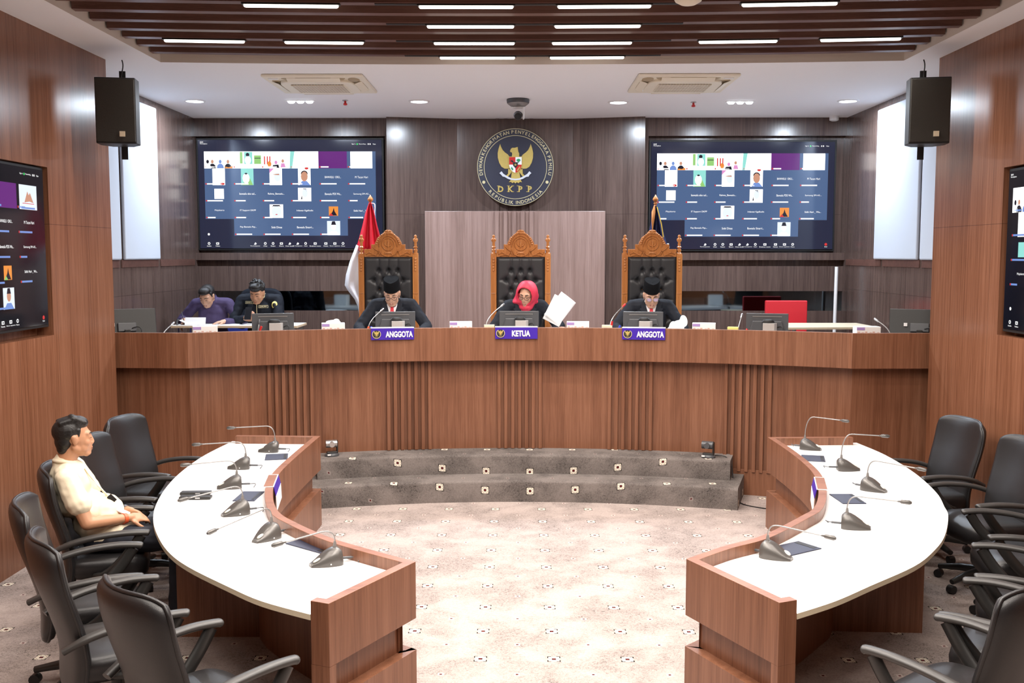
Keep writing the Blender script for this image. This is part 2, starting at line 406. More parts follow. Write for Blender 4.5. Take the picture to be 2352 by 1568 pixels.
AC = (0.03, 2.65)                      # centre of the curved bench and steps
def arc(R, x0, x1, n=40):
    a0 = math.acos((x0-AC[0])/R); a1 = math.acos((x1-AC[0])/R)
    return [(AC[0]+R*math.cos(a0+(a1-a0)*i/n), AC[1]+R*math.sin(a0+(a1-a0)*i/n)) for i in range(n+1)]
def ay(R, x): return AC[1] + math.sqrt(R*R-(x-AC[0])**2) if abs(x) < 2.95 else 8.79 + (R-6.8)*0.95
def aang(R, x): return -math.asin((x-AC[0])/R) if abs(x) < 2.95 else 0.0      # yaw that faces the arc centre (object front = -Y)

# ================================================================== THE SETTING
FL = 0.72                               # raised floor behind the bench
ZC = 3.92
def uvplane(name, poly, z, mat):
    me = bpy.data.meshes.new(name); bm = bmesh.new(); uv = bm.loops.layers.uv.new('UVMap')
    f = bm.faces.new([bm.verts.new((x, y, z)) for x, y in poly])
    for l in f.loops: l[uv].uv = (l.vert.co.x, l.vert.co.y)
    bm.to_mesh(me); bm.free(); me.materials.append(M[mat]); o = bpy.data.objects.new(name, me); COL.objects.link(o); return struct(o)
uvplane('floor', [(-3.6, -2.5), (3.62, -2.5), (3.62, 9.6), (-3.6, 9.6)], 0, 'carpet')
P_b = [(-3.85, 8.805), (-2.95, 8.762)] + arc(6.8, -2.93, 2.91, 48) + [(2.93, 8.79), (3.85, 8.805)]
st = MB(); st.prism([(-4.03, 8.75), (-3.58, 8.75)] + offset_path(P_b, 0.17) + [(3.6, 8.75), (4.0, 8.75), (4.0, 12.6), (-4.03, 12.6)], 0.5, FL)
struct(st.build('floor_stage', 'carpet'))

# side walls with recessed screens
def side_wall(name, xin, xout, y1, ya, yb, za, zb):
    m = MB(); xc = (xin+xout)/2; t = abs(xout-xin); sg = 1 if xin > 0 else -1
    def bx(y0, y1_, z0, z1, x0=xin, x1=xout): m.box(((x0+x1)/2, (y0+y1_)/2, (z0+z1)/2), (abs(x1-x0), y1_-y0, z1-z0))
    bx(-2.6, ya, 0, 4.3); bx(yb, y1, 0, 4.3); bx(ya, yb, 0, za); bx(ya, yb, zb, 4.3); bx(ya, yb, za, zb, xin+sg*0.13, xout)
    return struct(m.build(name, 'wood_wall'))
side_wall('wall_left', -3.577, -4.03, 8.72, 5.17, 7.575, 1.635, 2.905)
side_wall('wall_right', 3.58, 4.03, 8.72, 5.08, 7.49, 1.65, 2.89)
m = MB(); m.box((0, -2.55, 2.1), (8.2, 0.1, 4.4)); struct(m.build('wall_front', 'wood_wall'))
for nm, x, s in (('wall_rear_left', -4.03, -1), ('wall_rear_right', 4.0, 1)):
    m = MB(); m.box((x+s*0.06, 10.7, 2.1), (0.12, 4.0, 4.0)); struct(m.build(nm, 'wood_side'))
    m = MB()
    for a, b in ((8.74, 9.98), (10.04, 11.06), (11.13, 12.30)): m.box((x-s*0.004, (a+b)/2, 2.155), (0.008, b-a, 0.075))  # surface strip put in for the shadow in the reveal below the panels
    o = struct(m.build('trim_1', 'beam'))
# back wall
def back_bay(m, xa, xb):
    def bx(z0, z1, y0, y1=12.62, x0=xa, x1=xb): m.box(((x0+x1)/2, (y0+y1)/2, (z0+z1)/2), (x1-x0, y1-y0, z1-z0))
    bx(3.70, ZC+.02, 12.42); bx(2.27, 3.70, 12.54); bx(2.18, 2.27, 12.37); bx(2.105, 2.18, 12.47); bx(1.795, 2.105, 12.42); bx(1.55, 1.795, 12.47); bx(FL, 1.55, 12.42)
    m.box((xa+0.03, 12.5, 2.985), (0.06, 0.16, 1.43)); m.box((xb-0.02, 12.5, 2.985), (0.04, 0.16, 1.43))
m = MB(); back_bay(m, -4.10, -1.63); back_bay(m, 1.51, 4.06)
m.prism([(-1.64, 12.31), (-0.79, 12.50), (0.645, 12.50), (1.515, 12.31), (1.515, 12.7), (-1.64, 12.7)], FL, ZC+.02)
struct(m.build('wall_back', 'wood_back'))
m = MB(); m.box((-0.07, 12.30, 1.75), (2.20, 0.16, 2.05))
for i in range(5): m.box((-0.29+i*0.105, 12.21, 1.75), (0.045, 0.03, 2.05))
struct(m.build('wall_block', 'wood_block', bevel=0.004))
m = MB()
for i in range(5): m.box((-0.29+i*0.105, 12.495, 3.35), (0.045, 0.016, 1.14))
struct(m.build('trim_2', 'wood_back'))
for i, (xa, xb) in enumerate(((-4.02, -1.63), (1.51, 4.0))):
    m = MB(); m.box(((xa+xb)/2, 12.452, 1.672), (xb-xa, 0.03, 0.245)); struct(m.build('trim_%d' % (3+i), 'tinted_mirror'))
m = MB(); m.cyl((3.84, 12.2, 0.72), (3.85, 12.2, 2.10), 0.021, n=12)
tag(m.build('cable_conduit', 'white', smooth=40), 'thin white vertical pipe in front of the dark wall near the red chair', 'pipe')
# ceiling with the curved tray
def tray_y(x): return 8.975 - 0.0135*x*x
TL, TR, TZ = -3.145, 3.315, 4.12
m = MB(); xs = [TL+(TR-TL)*i/24 for i in range(25)]; far = [(x, tray_y(x)) for x in xs]
def cface(pts, z): m.face(m._v([(x, y, z) for x, y in pts]))
cface([(-4.1, -2.6), (TL, -2.6), (TL, far[0][1]), (-4.1, far[0][1])], ZC); cface([(TR, -2.6), (4.1, -2.6), (4.1, far[-1][1]), (TR, far[-1][1])], ZC)
cface([(-4.1, far[0][1])] + far + [(4.1, far[-1][1]), (4.1, 12.7), (-4.1, 12.7)], ZC)
struct(m.build('ceiling', 'ceiling'))
m = MB()
m.face(m._v([(TL, -2.6, TZ), (TR, -2.6, TZ), (TR, 9.1, TZ), (TL, 9.1, TZ)]))
m.face(m._v([(TL, -2.6, ZC), (TL, far[0][1], ZC), (TL, far[0][1], TZ), (TL, -2.6, TZ)])); m.face(m._v([(TR, -2.6, ZC), (TR, far[-1][1], ZC), (TR, far[-1][1], TZ), (TR, -2.6, TZ)]))
for a, b in zip(far, far[1:]): m.face(m._v([(a[0], a[1], ZC), (b[0], b[1], ZC), (b[0], b[1], TZ), (a[0], a[1], TZ)]))
struct(m.build('ceiling_tray', 'tray'))
def beam_y(k, x): return 8.77 - 0.296*k - 0.017*x*x
nt = 5
for k in range(30):
    if k > 10 and k % 2: continue
    pth = [(x, beam_y(k, x)) for x in [TL+0.01+(TR-TL-0.02)*i/12 for i in range(13)]]
    m = MB(); strip_mb(m, pth, -0.04, 0.04, 3.955, 4.07)
    struct(m.build('trim_%d' % nt, 'beam')); nt += 1

# ------------------------------------------------------------------ lamps
def area(name, loc, sx, sy, power, col, parent=None, shape='RECTANGLE'):
    ld = bpy.data.lights.new(name, 'AREA'); ld.shape = shape; ld.size = sx
    if shape != 'DISK': ld.size_y = sy
    ld.energy = power; ld.color = col; ld.spread = LED_SPREAD if col == WARM else PI
    o = bpy.data.objects.new(name, ld); COL.objects.link(o); o.location = loc
    if parent: o.parent = parent
    return o
def tube_light(x0, x1, k, label):
    xm = (x0+x1)/2; y = beam_y(k, xm); L = x1-x0
    t = thing('linear_light', label, 'ceiling light', (xm, y, 3.955), math.atan(-0.034*xm), 'linear lights on the ceiling beams')
    m = MB(); m.box((0, 0, -0.006), (L+0.02, 0.05, 0.012)); m.build('housing', 'black', t)
    m = MB(); m.caps((-L/2+0.015, 0, -0.016), (L/2-0.015, 0, -0.016), 0.014, n=10); m.build('diffuser', 'led', t, smooth=60)
    area('lamp', (0, 0, -0.034), L, 0.03, LED_W, WARM, t)
rows = (('farthest from the camera', 0), ('second from the back wall', 2), ('third from the back wall', 4), ('nearest the camera', 6))
for nm, k in rows:
    tube_light(-0.70, -0.05, k, 'warm linear light, central pair %s, red and white flag side' % nm)
    tube_light(0.25, 0.89, k, 'warm linear light, central pair %s, navy flag side' % nm)
for x0, x1, k, lb in ((-2.83, -2.20, 2, 'outermost warm linear light on the cream-shirted man\'s side'), (-1.89, -1.26, 2, 'warm linear light between the outermost tube and the central rows, cream-shirted man\'s side'),
                      (1.42, 2.04, 2, 'warm linear light beside the central rows on the empty-chairs side'), (2.37, 2.99, 2, 'outermost warm linear light above the empty-chairs side'),
                      (-1.89, -1.245, 6, 'warm linear light cut by the top edge, on the cream-shirted man\'s side'), (1.5, 2.14, 6, 'warm linear light cut by the top edge, on the empty-chairs side')):
    tube_light(x0, x1, k, lb)
for k in (0, 2, 4, 6):                                             # black track between the tubes
    m = MB(); strip_mb(m, [(x, beam_y(k, x)) for x in (-1.0, -0.5, 0, 0.5, 1.2)], -0.022, 0.022, 3.95, 3.957); struct(m.build('trim_%d' % nt, 'black')); nt += 1
for k in range(8, 26, 2):                                          # the same rows go on over the hall behind the camera
    for x in (-0.37, 0.57): area('lamp', (x, beam_y(k, x), 3.94), 0.64, 0.03, LED_W, WARM)
    if k % 4 == 2:
        for x in (-2.5, -1.57, 1.73, 2.68): area('lamp', (x, beam_y(k, x), 3.94), 0.64, 0.03, LED_W, WARM)
for x, y, lb in ((-3.558, 11.02, 'round cool downlight in the ceiling corner above the purple-shirted man'), (-1.113, 11.07, 'round cool downlight between the ceiling camera and the air conditioner on the red flag side'),
                 (1.072, 11.15, 'round cool downlight between the ceiling camera and the other air conditioner'), (3.57, 11.08, 'round cool downlight in the ceiling corner above the red chair')):
    t = thing('downlight', lb, 'ceiling light', (x, y, ZC), 0, 'round downlights at the back')
    m = MB(); m.lathe([(0.115, 0.0), (0.115, -0.008), (0.095, -0.012), (0.09, -0.004)], 28); m.build('rim', 'white', t, smooth=40)
    m = MB(); m.lathe([(0.088, -0.002), (0.088, -0.008)], 28); m.build('diffuser', 'led_cool', t)
    area('lamp', (0, 0, -0.02), 0.17, 0, DOWN_W, COOL, t, 'DISK')
for x, y, lb in ((-2.405, 11.03, 'slim recessed linear light beside the air conditioner above the screen with the red flag'), (2.406, 11.13, 'slim recessed linear light beside the air conditioner on the red chair side')):
    t = thing('recessed_light', lb, 'ceiling light', (x, y, ZC), 0, 'slim recessed lights at the back')
    m = MB(); m.box((0, 0, -0.003), (0.31, 0.085, 0.006)); m.build('rim', 'white', t)
    m = MB()
    for i in range(3): m.caps((-0.115+i*0.1, 0, -0.006), (-0.085+i*0.1, 0, -0.006), 0.025, n=10)
    m.build('diffuser', 'led_cool', t, smooth=50); area('lamp', (0, 0, -0.036), 0.28, 0.06, DOWN_W*0.6, COOL, t)

# ================================================================== CARPETED STEPS
def step_mb(R0, R1, z0, z1, xa, xb, rnd=0.025):
    """riser and tread with a rolled nosing; uv in metres along the arc"""
    me = bpy.data.meshes.new('step'); bm = bmesh.new(); uv = bm.loops.layers.uv.new('UVMap'); n = 60
    prof = [(R0, z0), (R0, z1-rnd)] + [(R0+rnd-rnd*math.cos(a), z1-rnd+rnd*math.sin(a)) for a in (0.5, 1.0, PI/2)] + [(R1, z1), (R1, z0)]
    sl = [0.0]
    for a, b in zip(prof, prof[1:]): sl.append(sl[-1]+math.hypot(b[0]-a[0], b[1]-a[1]))
    a0 = math.acos((xa-AC[0])/R0); a1 = math.acos((xb-AC[0])/R0)
    rows = []
    for i in range(n+1):
        a = a0+(a1-a0)*i/n
        rows.append([bm.verts.new((AC[0]+r*math.cos(a), AC[1]+r*math.sin(a), z)) for r, z in prof])
    for i in range(n):
        for j in range(len(prof)-1):
            f = bm.faces.new([rows[i][j], rows[i+1][j], rows[i+1][j+1], rows[i][j+1]]); f.smooth = True
            for l in f.loops: l[uv].uv = (l.vert.co.x+0.10, l.vert.co.y+l.vert.co.z+0.049)
    for r_ in (rows[0], rows[-1]):
        f = bm.faces.new(r_)
        for l in f.loops: l[uv].uv = (l.vert.co.y+0.1, l.vert.co.z)
    bmesh.ops.recalc_face_normals(bm, faces=bm.faces); bm.to_mesh(me); bm.free(); me.materials.append(M['carpet_step']); me.set_sharp_from_angle(angle=0.9)
    o = bpy.data.objects.new('step', me); COL.objects.link(o); return o
t = thing('carpeted_steps', 'two curved steps covered in patterned grey carpet in front of the long bench', 'steps', (0, 0, 0))
step_mb(6.28, 6.92, 0.0, 0.195, -1.86, 1.915).parent = t
step_mb(6.58, 6.92, 0.195, 0.375, -1.86, 1.91).parent = t

# ================================================================== THE JUDGES' BENCH
t = thing('judges_bench', 'long curved walnut bench with slatted front spanning the room behind the steps', 'bench')
m = MB(); strip_mb(m, P_b, 0.0, 0.05, 1.24, 1.556); m.build('front_band', 'wood', t, smooth=20, bevel=0.003)
m = MB(); strip_mb(m, P_b, 0.11, 0.16, 0.0, 1.30); m.build('base_panel', 'wood', t, smooth=20)
m = MB(); strip_mb(m, P_b, 0.05, 0.72, 1.405, 1.44); m.build('countertop', 'white_lam', t, smooth=20)
m = MB(); strip_mb(m, P_b, 0.085, 0.112, 0.0, 0.24); m.build('plinth', 'wood', t, smooth=20, bevel=0.003)
for xa, xb in ((-2.344, -1.945), (-1.279, -0.858), (-0.225, 0.206), (0.838, 1.258), (1.909, 2.323)):
    m = MB()
    for i in range(7):
        x = xa+0.016+(xb-xa-0.032)*i/6; R_ = 6.892; y = ay(R_, x); z0 = 0.22 if abs(x) > 1.88 else 0.378
        m.box((x, y, (z0+1.245)/2), (0.032, 0.04, 1.245-z0), rot=(0, 0, aang(R_, x)))
    m.build('slat_panel', 'wood', t, bevel=0.002, seg=1)

# ================================================================== CURVED COUNSEL TABLES
def counsel_table(label, inner, far_out, near_out, outer, flip):
    """inner: far corner ... near corner along the hall side; outer: table edge from far to near"""
    sgn = -1 if flip else 1
    t = thing('curved_table', label, 'table', group='curved counsel tables')
    core = catmull(inner, 6)
    nf = Vector(far_out); nn = Vector(near_out)
    d = lambda v: -v*sgn                                            # toward the seat side of the path
    ret_n = (Vector(near_out) + (Vector(outer[-1])-Vector(near_out)).normalized()*0.094)
    ret_f = (Vector(far_out) + (Vector(outer[0])-Vector(far_out)).normalized()*0.03)
    path = [tuple(nf)] + core + [tuple(nn)]
    full = path + [tuple(ret_n)]
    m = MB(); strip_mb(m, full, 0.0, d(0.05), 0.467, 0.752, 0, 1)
    m.build('upper_band', ['wood', 'wood_flat_lit'], t, smooth=25, bevel=0.002)
    m = MB(); strip_mb(m, path, d(0.06), d(0.09), 0.29, 0.48); m.build('recess_band', 'wood', t, smooth=25)
    m = MB(); strip_mb(m, path, 0.0, d(0.09), 0.0, 0.308); m.build('lower_band', 'wood', t, smooth=25)
    op = catmull([(x*1.013, y*1.013) for x, y in outer[:-1]] + [outer[-1]], 5)
    poly = offset_path(path, d(0.045))[1:-1] + list(reversed(op))
    m = MB(); m.prism(poly, 0.664, 0.690, 0, side_mi=1); m.build('tabletop', ['white_lam', 'cream'], t)
    m = MB(); strip_mb(m, core[2:-3], d(0.10), d(0.12), 0.0, 0.664); m.build('back_panel', 'wood', t, smooth=25)
    a, b = Vector(near_out), Vector(ret_n); e = (Vector(core[-1])-a).normalized()
    m = MB(); m.prism([tuple(a+e*0.0), tuple(b), tuple(b+e*0.045), tuple(a+e*0.045)], 0, 0.467)
    q = [tuple(b+e*0.005), tuple(b+e*0.03), tuple(Vector(core[-1])+(b-a)*1.2), tuple(Vector(core[-1])+(b-a)*1.5)]
    m.build('end_panel', 'wood', t)
    m = MB(); c = Vector(inner[5]); o_ = Vector(outer[5]); u = (o_-c).normalized(); v = Vector((-u.y, u.x))*0.012
    a, b = c+u*0.11, o_-u*0.13
    m.prism([tuple(a+v), tuple(b+v), tuple(b-v), tuple(a-v)], 0, 0.664); m.build('support_panel', 'wood', t)
    return t
counsel_table('curved white-topped walnut table in front of the seated man in the cream shirt',
    [(-1.66, 8.14), (-1.668, 7.434), (-1.663, 6.851), (-1.629, 6.489), (-1.54, 6.072), (-1.415, 5.705), (-1.26, 5.469), (-1.007, 5.169), (-0.767, 4.96), (-0.513, 4.76)],
    (-2.36, 8.17), (-0.826, 4.166), [(-2.385, 8.12), (-2.433, 7.542), (-2.417, 6.999), (-2.36, 6.527), (-2.262, 6.06), (-2.152, 5.702), (-2.015, 5.384), (-1.84, 5.06), (-1.653, 4.807), (-1.372, 4.516), (-1.156, 4.313), (-0.915, 4.203)], False)
counsel_table('curved white-topped walnut table with only empty black chairs around it',
    [(2.034, 8.116), (2.048, 7.55), (2.036, 7.028), (1.993, 6.65), (1.887, 6.216), (1.748, 5.833), (1.615, 5.634), (1.292, 5.23), (1.042, 5.029), (0.819, 4.814)],
    (2.73, 8.15), (1.118, 4.194), [(2.76, 8.10), (2.812, 7.6), (2.79, 6.973), (2.702, 6.388), (2.60, 6.02), (2.527, 5.792), (2.332, 5.379), (2.155, 5.095), (1.953, 4.838), (1.634, 4.543), (1.407, 4.336), (1.207, 4.232)], True)

# ================================================================== SCREENS
scr = dict(dark=emis('screen_dark', lin(42, 45, 66), 1.0), tile=emis('screen_tile', lin(80, 103, 142), 1.0), dim=emis('screen_dim_tile', lin(20, 21, 30), 1.0), dimbg=emis('screen_dim_ground', lin(17, 18, 26), 1.0),
           white=emis('screen_white', (1, 1, 1, 1), 1.6), text=emis('screen_text', (1, 1, 1, 1), 1.1), plum=emis('screen_plum', lin(105, 45, 125), 1.0), pink=emis('screen_pink', lin(225, 150, 205), 1.0),
           cyan=emis('screen_cyan', lin(150, 225, 215), 1.0), green=emis('screen_green', lin(150, 205, 120), 1.0), skin=emis('screen_skin', lin(205, 150, 125), 1.0), ink=emis('screen_ink', lin(35, 35, 48), 1.0),
           orange=emis('screen_orange', lin(240, 150, 70), 1.0), red=emis('screen_red', lin(215, 60, 60), 1.0), blue=emis('screen_blue', lin(120, 150, 215), 1.0), pale=emis('screen_pale', lin(225, 235, 248), 1.1), lime=emis('screen_lime', lin(70, 215, 110), 1.0))
SK = list(scr)
def screen_mesh(W, H, dim=False):
    """video-call wall of tiles, drawn in the xz plane facing -y, measured on a 2230 x 1265 grid"""
    m = MB(); mat = Matrix.Rotation(PI/2, 4, 'X')
    sx, sz = W/2230, H/1265; layer = [0.0]
    def X(u): return (u-1115)*sx
    def Z(v): return (632.5-v)*sz
    def poly(pts, c, lv=1): m.face(m._v([mat @ Vector((X(u), Z(v), 0.0006*lv)) for u, v in pts]), SK.index(c))
    def rect(a, b, c_, d, col, lv=1): poly([(a, d), (c_, d), (c_, b), (a, b)], col, lv)
    def disc(u, v, r, col, lv, ry=None, n=12): poly([(u+r*math.cos(2*PI*i/n), v-(ry or r)*math.sin(2*PI*i/n)) for i in range(n)], col, lv)
    def txt(body, u, v, h, lv=3, wd=None, col='text'):
        put_text(m, body, X(u), Z(v), h=h*sz, wd=wd and wd*sx, z=0.0006*lv, mat=mat, mi=SK.index(col), bold=0.0 if 'M' in body else 0.006)
    tile, ground = ('dim', 'dimbg') if dim else ('tile', 'dark')
    rect(0, 0, 2230, 1265, ground, 0)
    x0, cw, y0, rh = 72, 347, 134, 196.5
    for r in range(5):
        for c in range(6):
            if r == 4 and c in (0, 5): continue
            rect(x0+c*cw, y0+r*rh, x0+(c+1)*cw, y0+(r+1)*rh, tile, 1)
    cx = lambda c: x0+(c+.5)*cw
    rect(x0, y0, x0+4*cw, y0+rh, 'white', 2)                        # four live rooms
    for u, hd, bd in ((115, 'ink', 'white'), (172, 'skin', 'ink'), (268, 'blue', 'blue'), (362, 'skin', 'ink')):
        disc(u, 252, 17, hd, 3, 22); poly([(u-42, 330), (u-36, 296), (u-14, 276), (u+14, 276), (u+36, 296), (u+44, 330)], bd, 3)
    poly([(325, 330), (330, 310), (372, 318), (415, 300), (418, 330)], 'orange', 4)
    rect(508, 140, 540, 275, 'green', 3); rect(560, 140, 660, 280, 'cyan', 3); disc(602, 172, 22, 'ink', 4); disc(605, 235, 38, 'white', 4, 48); rect(680, 180, 765, 280, 'green', 3); rect(684, 208, 760, 216, 'ink', 4)
    for u in (800, 835, 865): rect(u, 190, u+14, 285, 'red', 3)
    disc(865, 280, 24, 'orange', 3, 34); disc(945, 262, 18, 'pink', 3, 22); poly([(895, 320), (910, 292), (975, 286), (985, 326)], 'ink', 3); disc(1028, 245, 16, 'skin', 3, 20); poly([(1000, 318), (1010, 272), (1048, 272), (1062, 318)], 'pink', 3)
    poly([(1120, 134), (1172, 134), (1140, 330), (1110, 330)], 'cyan', 3); disc(1315, 330, 24, 'red', 3, 14)
    rect(cx(4)-173, y0, cx(4)+173, y0+rh, 'plum', 2); rect(cx(5)-132, y0+2, cx(5)+134, y0+rh, 'white', 2)
    if dim:
        rect(cx(5)-132, y0+2, cx(5)+134, y0+rh, 'pale', 3); poly([(cx(5)-60, 275), (cx(5)-10, 185), (cx(5)+10, 215), (cx(5)+30, 195), (cx(5)+80, 275), (cx(5)+20, 265)], 'skin', 4); rect(cx(5)-90, 280, cx(5)+90, 285, 'red', 4); rect(cx(5)-110, 312, cx(5)+100, 326, 'blue', 4)
    for c, cl in ((0, 'white'), (1, 'cyan'), (2, 'white'), (3, 'white')):
        rect(cx(c)-76, y0+rh, cx(c)+76, y0+2*rh-2, cl, 2)
    disc(cx(0)+44, 510, 26, 'red', 3, 14); disc(cx(1)-14, 445, 42, 'white', 3, 60); disc(cx(1)-14, 392, 18, 'ink', 4, 10); poly([(cx(1)-70, 525), (cx(1)+20, 420), (cx(1)+70, 525)], 'green', 2.5)
    poly([(cx(2)-76, 332), (cx(2)-20, 332), (cx(2)-76, 385)], 'pink', 3); disc(cx(2)+20, 430, 40, 'pale', 3, 55); poly([(cx(2)-30, 398), (cx(2)+40, 392), (cx(2)+44, 410), (cx(2)-30, 405)], 'skin', 4)
    disc(cx(3), 425, 42, 'skin', 4, 58); disc(cx(3), 392, 42, 'ink', 3, 36); poly([(cx(3)-60, 527), (cx(3)-30, 478), (cx(3)+30, 478), (cx(3)+74, 527)], 'blue', 3)
    rect(cx(0)-58, 568, cx(0)+58, 686, 'cyan' if dim else 'white', 2); rect(cx(3)-80, 556, cx(3)+80, 714, 'white', 2); poly([(cx(3)-26, 566), (cx(3)+20, 566), (cx(3)+26, 600), (cx(3)-4, 576)], 'ink', 3); disc(cx(3)+4, 620, 34, 'pale', 3, 50); poly([(cx(3)-46, 690), (cx(3)-34, 640), (cx(3)-28, 690)], 'ink', 3)
    rect(cx(2)-82, 750, cx(2)+82, 908, 'white', 2); disc(cx(2), 835, 60, 'pale', 3, 70); poly([(cx(2)-60, 800), (cx(2)-40, 757), (cx(2)+40, 757), (cx(2)+60, 800), (cx(2)+40, 772), (cx(2)-40, 772)], 'ink', 4); disc(cx(2), 868, 14, 'red', 4, 5)
    rect(cx(4)-56, 774, cx(4)+58, 884, 'orange', 2); poly([(cx(4)-40, 880), (cx(4)-8, 830), (cx(4)+4, 790), (cx(4)+14, 830), (cx(4)+44, 880)], 'ink', 3); poly([(cx(4)-56, 884), (cx(4)-30, 850), (cx(4), 884)], 'green' if dim else 'red', 4)
    rect(cx(4)-80, 944, cx(4)+80, 1110, 'pale', 2); poly([(cx(4)-30, 990), (cx(4)-18, 948), (cx(4)+16, 946), (cx(4)+30, 990)], 'ink', 4); disc(cx(4), 1010, 30, 'skin' if dim else 'white', 3, 42); poly([(cx(4)-70, 1110), (cx(4)-30, 1062), (cx(4)+30, 1062), (cx(4)+70, 1110)], 'blue' if dim else 'white', 3)
    for body, c, v in (('BAWASLU  OKU...', 4, 432), ('M Tacan Hari', 5, 433), ('bawaslu eko sul...', 1, 625), ('Rahma_Bawaslu...', 2, 627), ('Bawaslu PDS Wa...', 4, 628), ('Samsung SM-A5...', 5, 630),
                       ('Mojokerto', 0, 820), ('IT Support DKPP', 1, 821), ('Irdawan Kgalliudin', 3, 824), ('Sidik Hari _ Wa...', 5, 826), ('Pep Bawaslu Pap...', 1, 1015), ('Sobi Dinas', 2, 1018), ('Bawaslu Sinarri...', 3, 1018)):
        txt(body, cx(c), v, 24, wd=min(200, 13*len(body)))
    random.seed(3)
    for r in range(5):                                              # muted-microphone name strips along the tile bottoms
        for c in range(6):
            if r == 4 and c in (0, 5): continue
            u = x0+c*cw+10; v = y0+(r+1)*rh-16; wv = random.choice((95, 120, 160, 190))
            rect(u, v-9, u+14, v+8, 'red', 3); rect(u+18, v-8, u+18+wv, v+7, 'blue' if dim else 'text', 3)
    txt('zoom', 46, 26, 14, wd=40); txt('Workplace', 70, 46, 16, wd=90)
    txt('Sign in', 1890, 50, 15, wd=46); disc(1934, 50, 10, 'lime', 3); txt('Recording...', 2000, 50, 15, wd=90); rect(2062, 42, 2074, 58, 'text', 3); rect(2084, 42, 2096, 58, 'text', 3); txt('View', 2140, 50, 15, wd=36)
    disc(107, 1100, 14, 'text', 3)
    for u, nm in ((107, 'Audio'), (212, 'Video'), (672, 'Participants'), (795, 'Chat'), (890, 'React'), (992, 'Share'), (1093, 'Host tools'), (1190, 'AI Companion'), (1288, 'Apps'), (1405, 'Breakout rooms'), (1535, 'Notes'), (1645, 'Show captions'), (1745, 'More')):
        if nm in ('Participants', 'Host tools', 'AI Companion'): poly([(u-16, 1222), (u, 1194), (u+18, 1206), (u+10, 1222)], 'text', 3)
        elif nm in ('Share', 'Breakout rooms', 'Notes', 'Show captions', 'Video'): rect(u-18, 1196, u+18, 1222, 'text', 3); rect(u-8, 1204, u+8, 1214, ground, 4)
        else: disc(u, 1208, 16, 'text', 3); disc(u, 1208, 8, ground, 4)
        txt(nm, u, 1238, 12, wd=9*len(nm)+10)
    disc(2150, 1208, 17, 'red', 3); txt('End', 2150, 1236, 12, wd=30)
    return m
def screen(label, cx, cy, cz, W, H, rz, dim):
    t = thing('wall_screen', label, 'screen', (cx, cy, cz), rz, 'large wall screens')
    m = MB(); m.box((0, 0.03, 0), (W+0.05, 0.055, H+0.05)); m.build('bezel', 'black', t, bevel=0.004)
    m = MB(); m.box((0, -0.001, 0), (W+0.006, 0.008, H+0.006)); m.build('glass_panel', 'black_gloss', t)
    o = screen_mesh(W, H, dim).build('screen_image', [scr[k] for k in SK], t); o.location = (0, -0.0075, 0)
screen('large screen on the dark back wall behind the red and white flag', -2.86, 12.465, 2.993, 2.28, 1.335, 0, False)
screen('large screen on the dark back wall behind the navy flag and above the red chair', 2.74, 12.465, 2.972, 2.26, 1.315, 0, False)
screen('dark screen sunk in the side wall behind the man in the cream shirt', -3.602, 6.462, 2.30, 2.14, 1.15, PI/2, True)
screen('dark screen sunk in the side wall beside the empty chairs', 3.605, 6.378, 2.278, 2.12, 1.15, -PI/2, True)

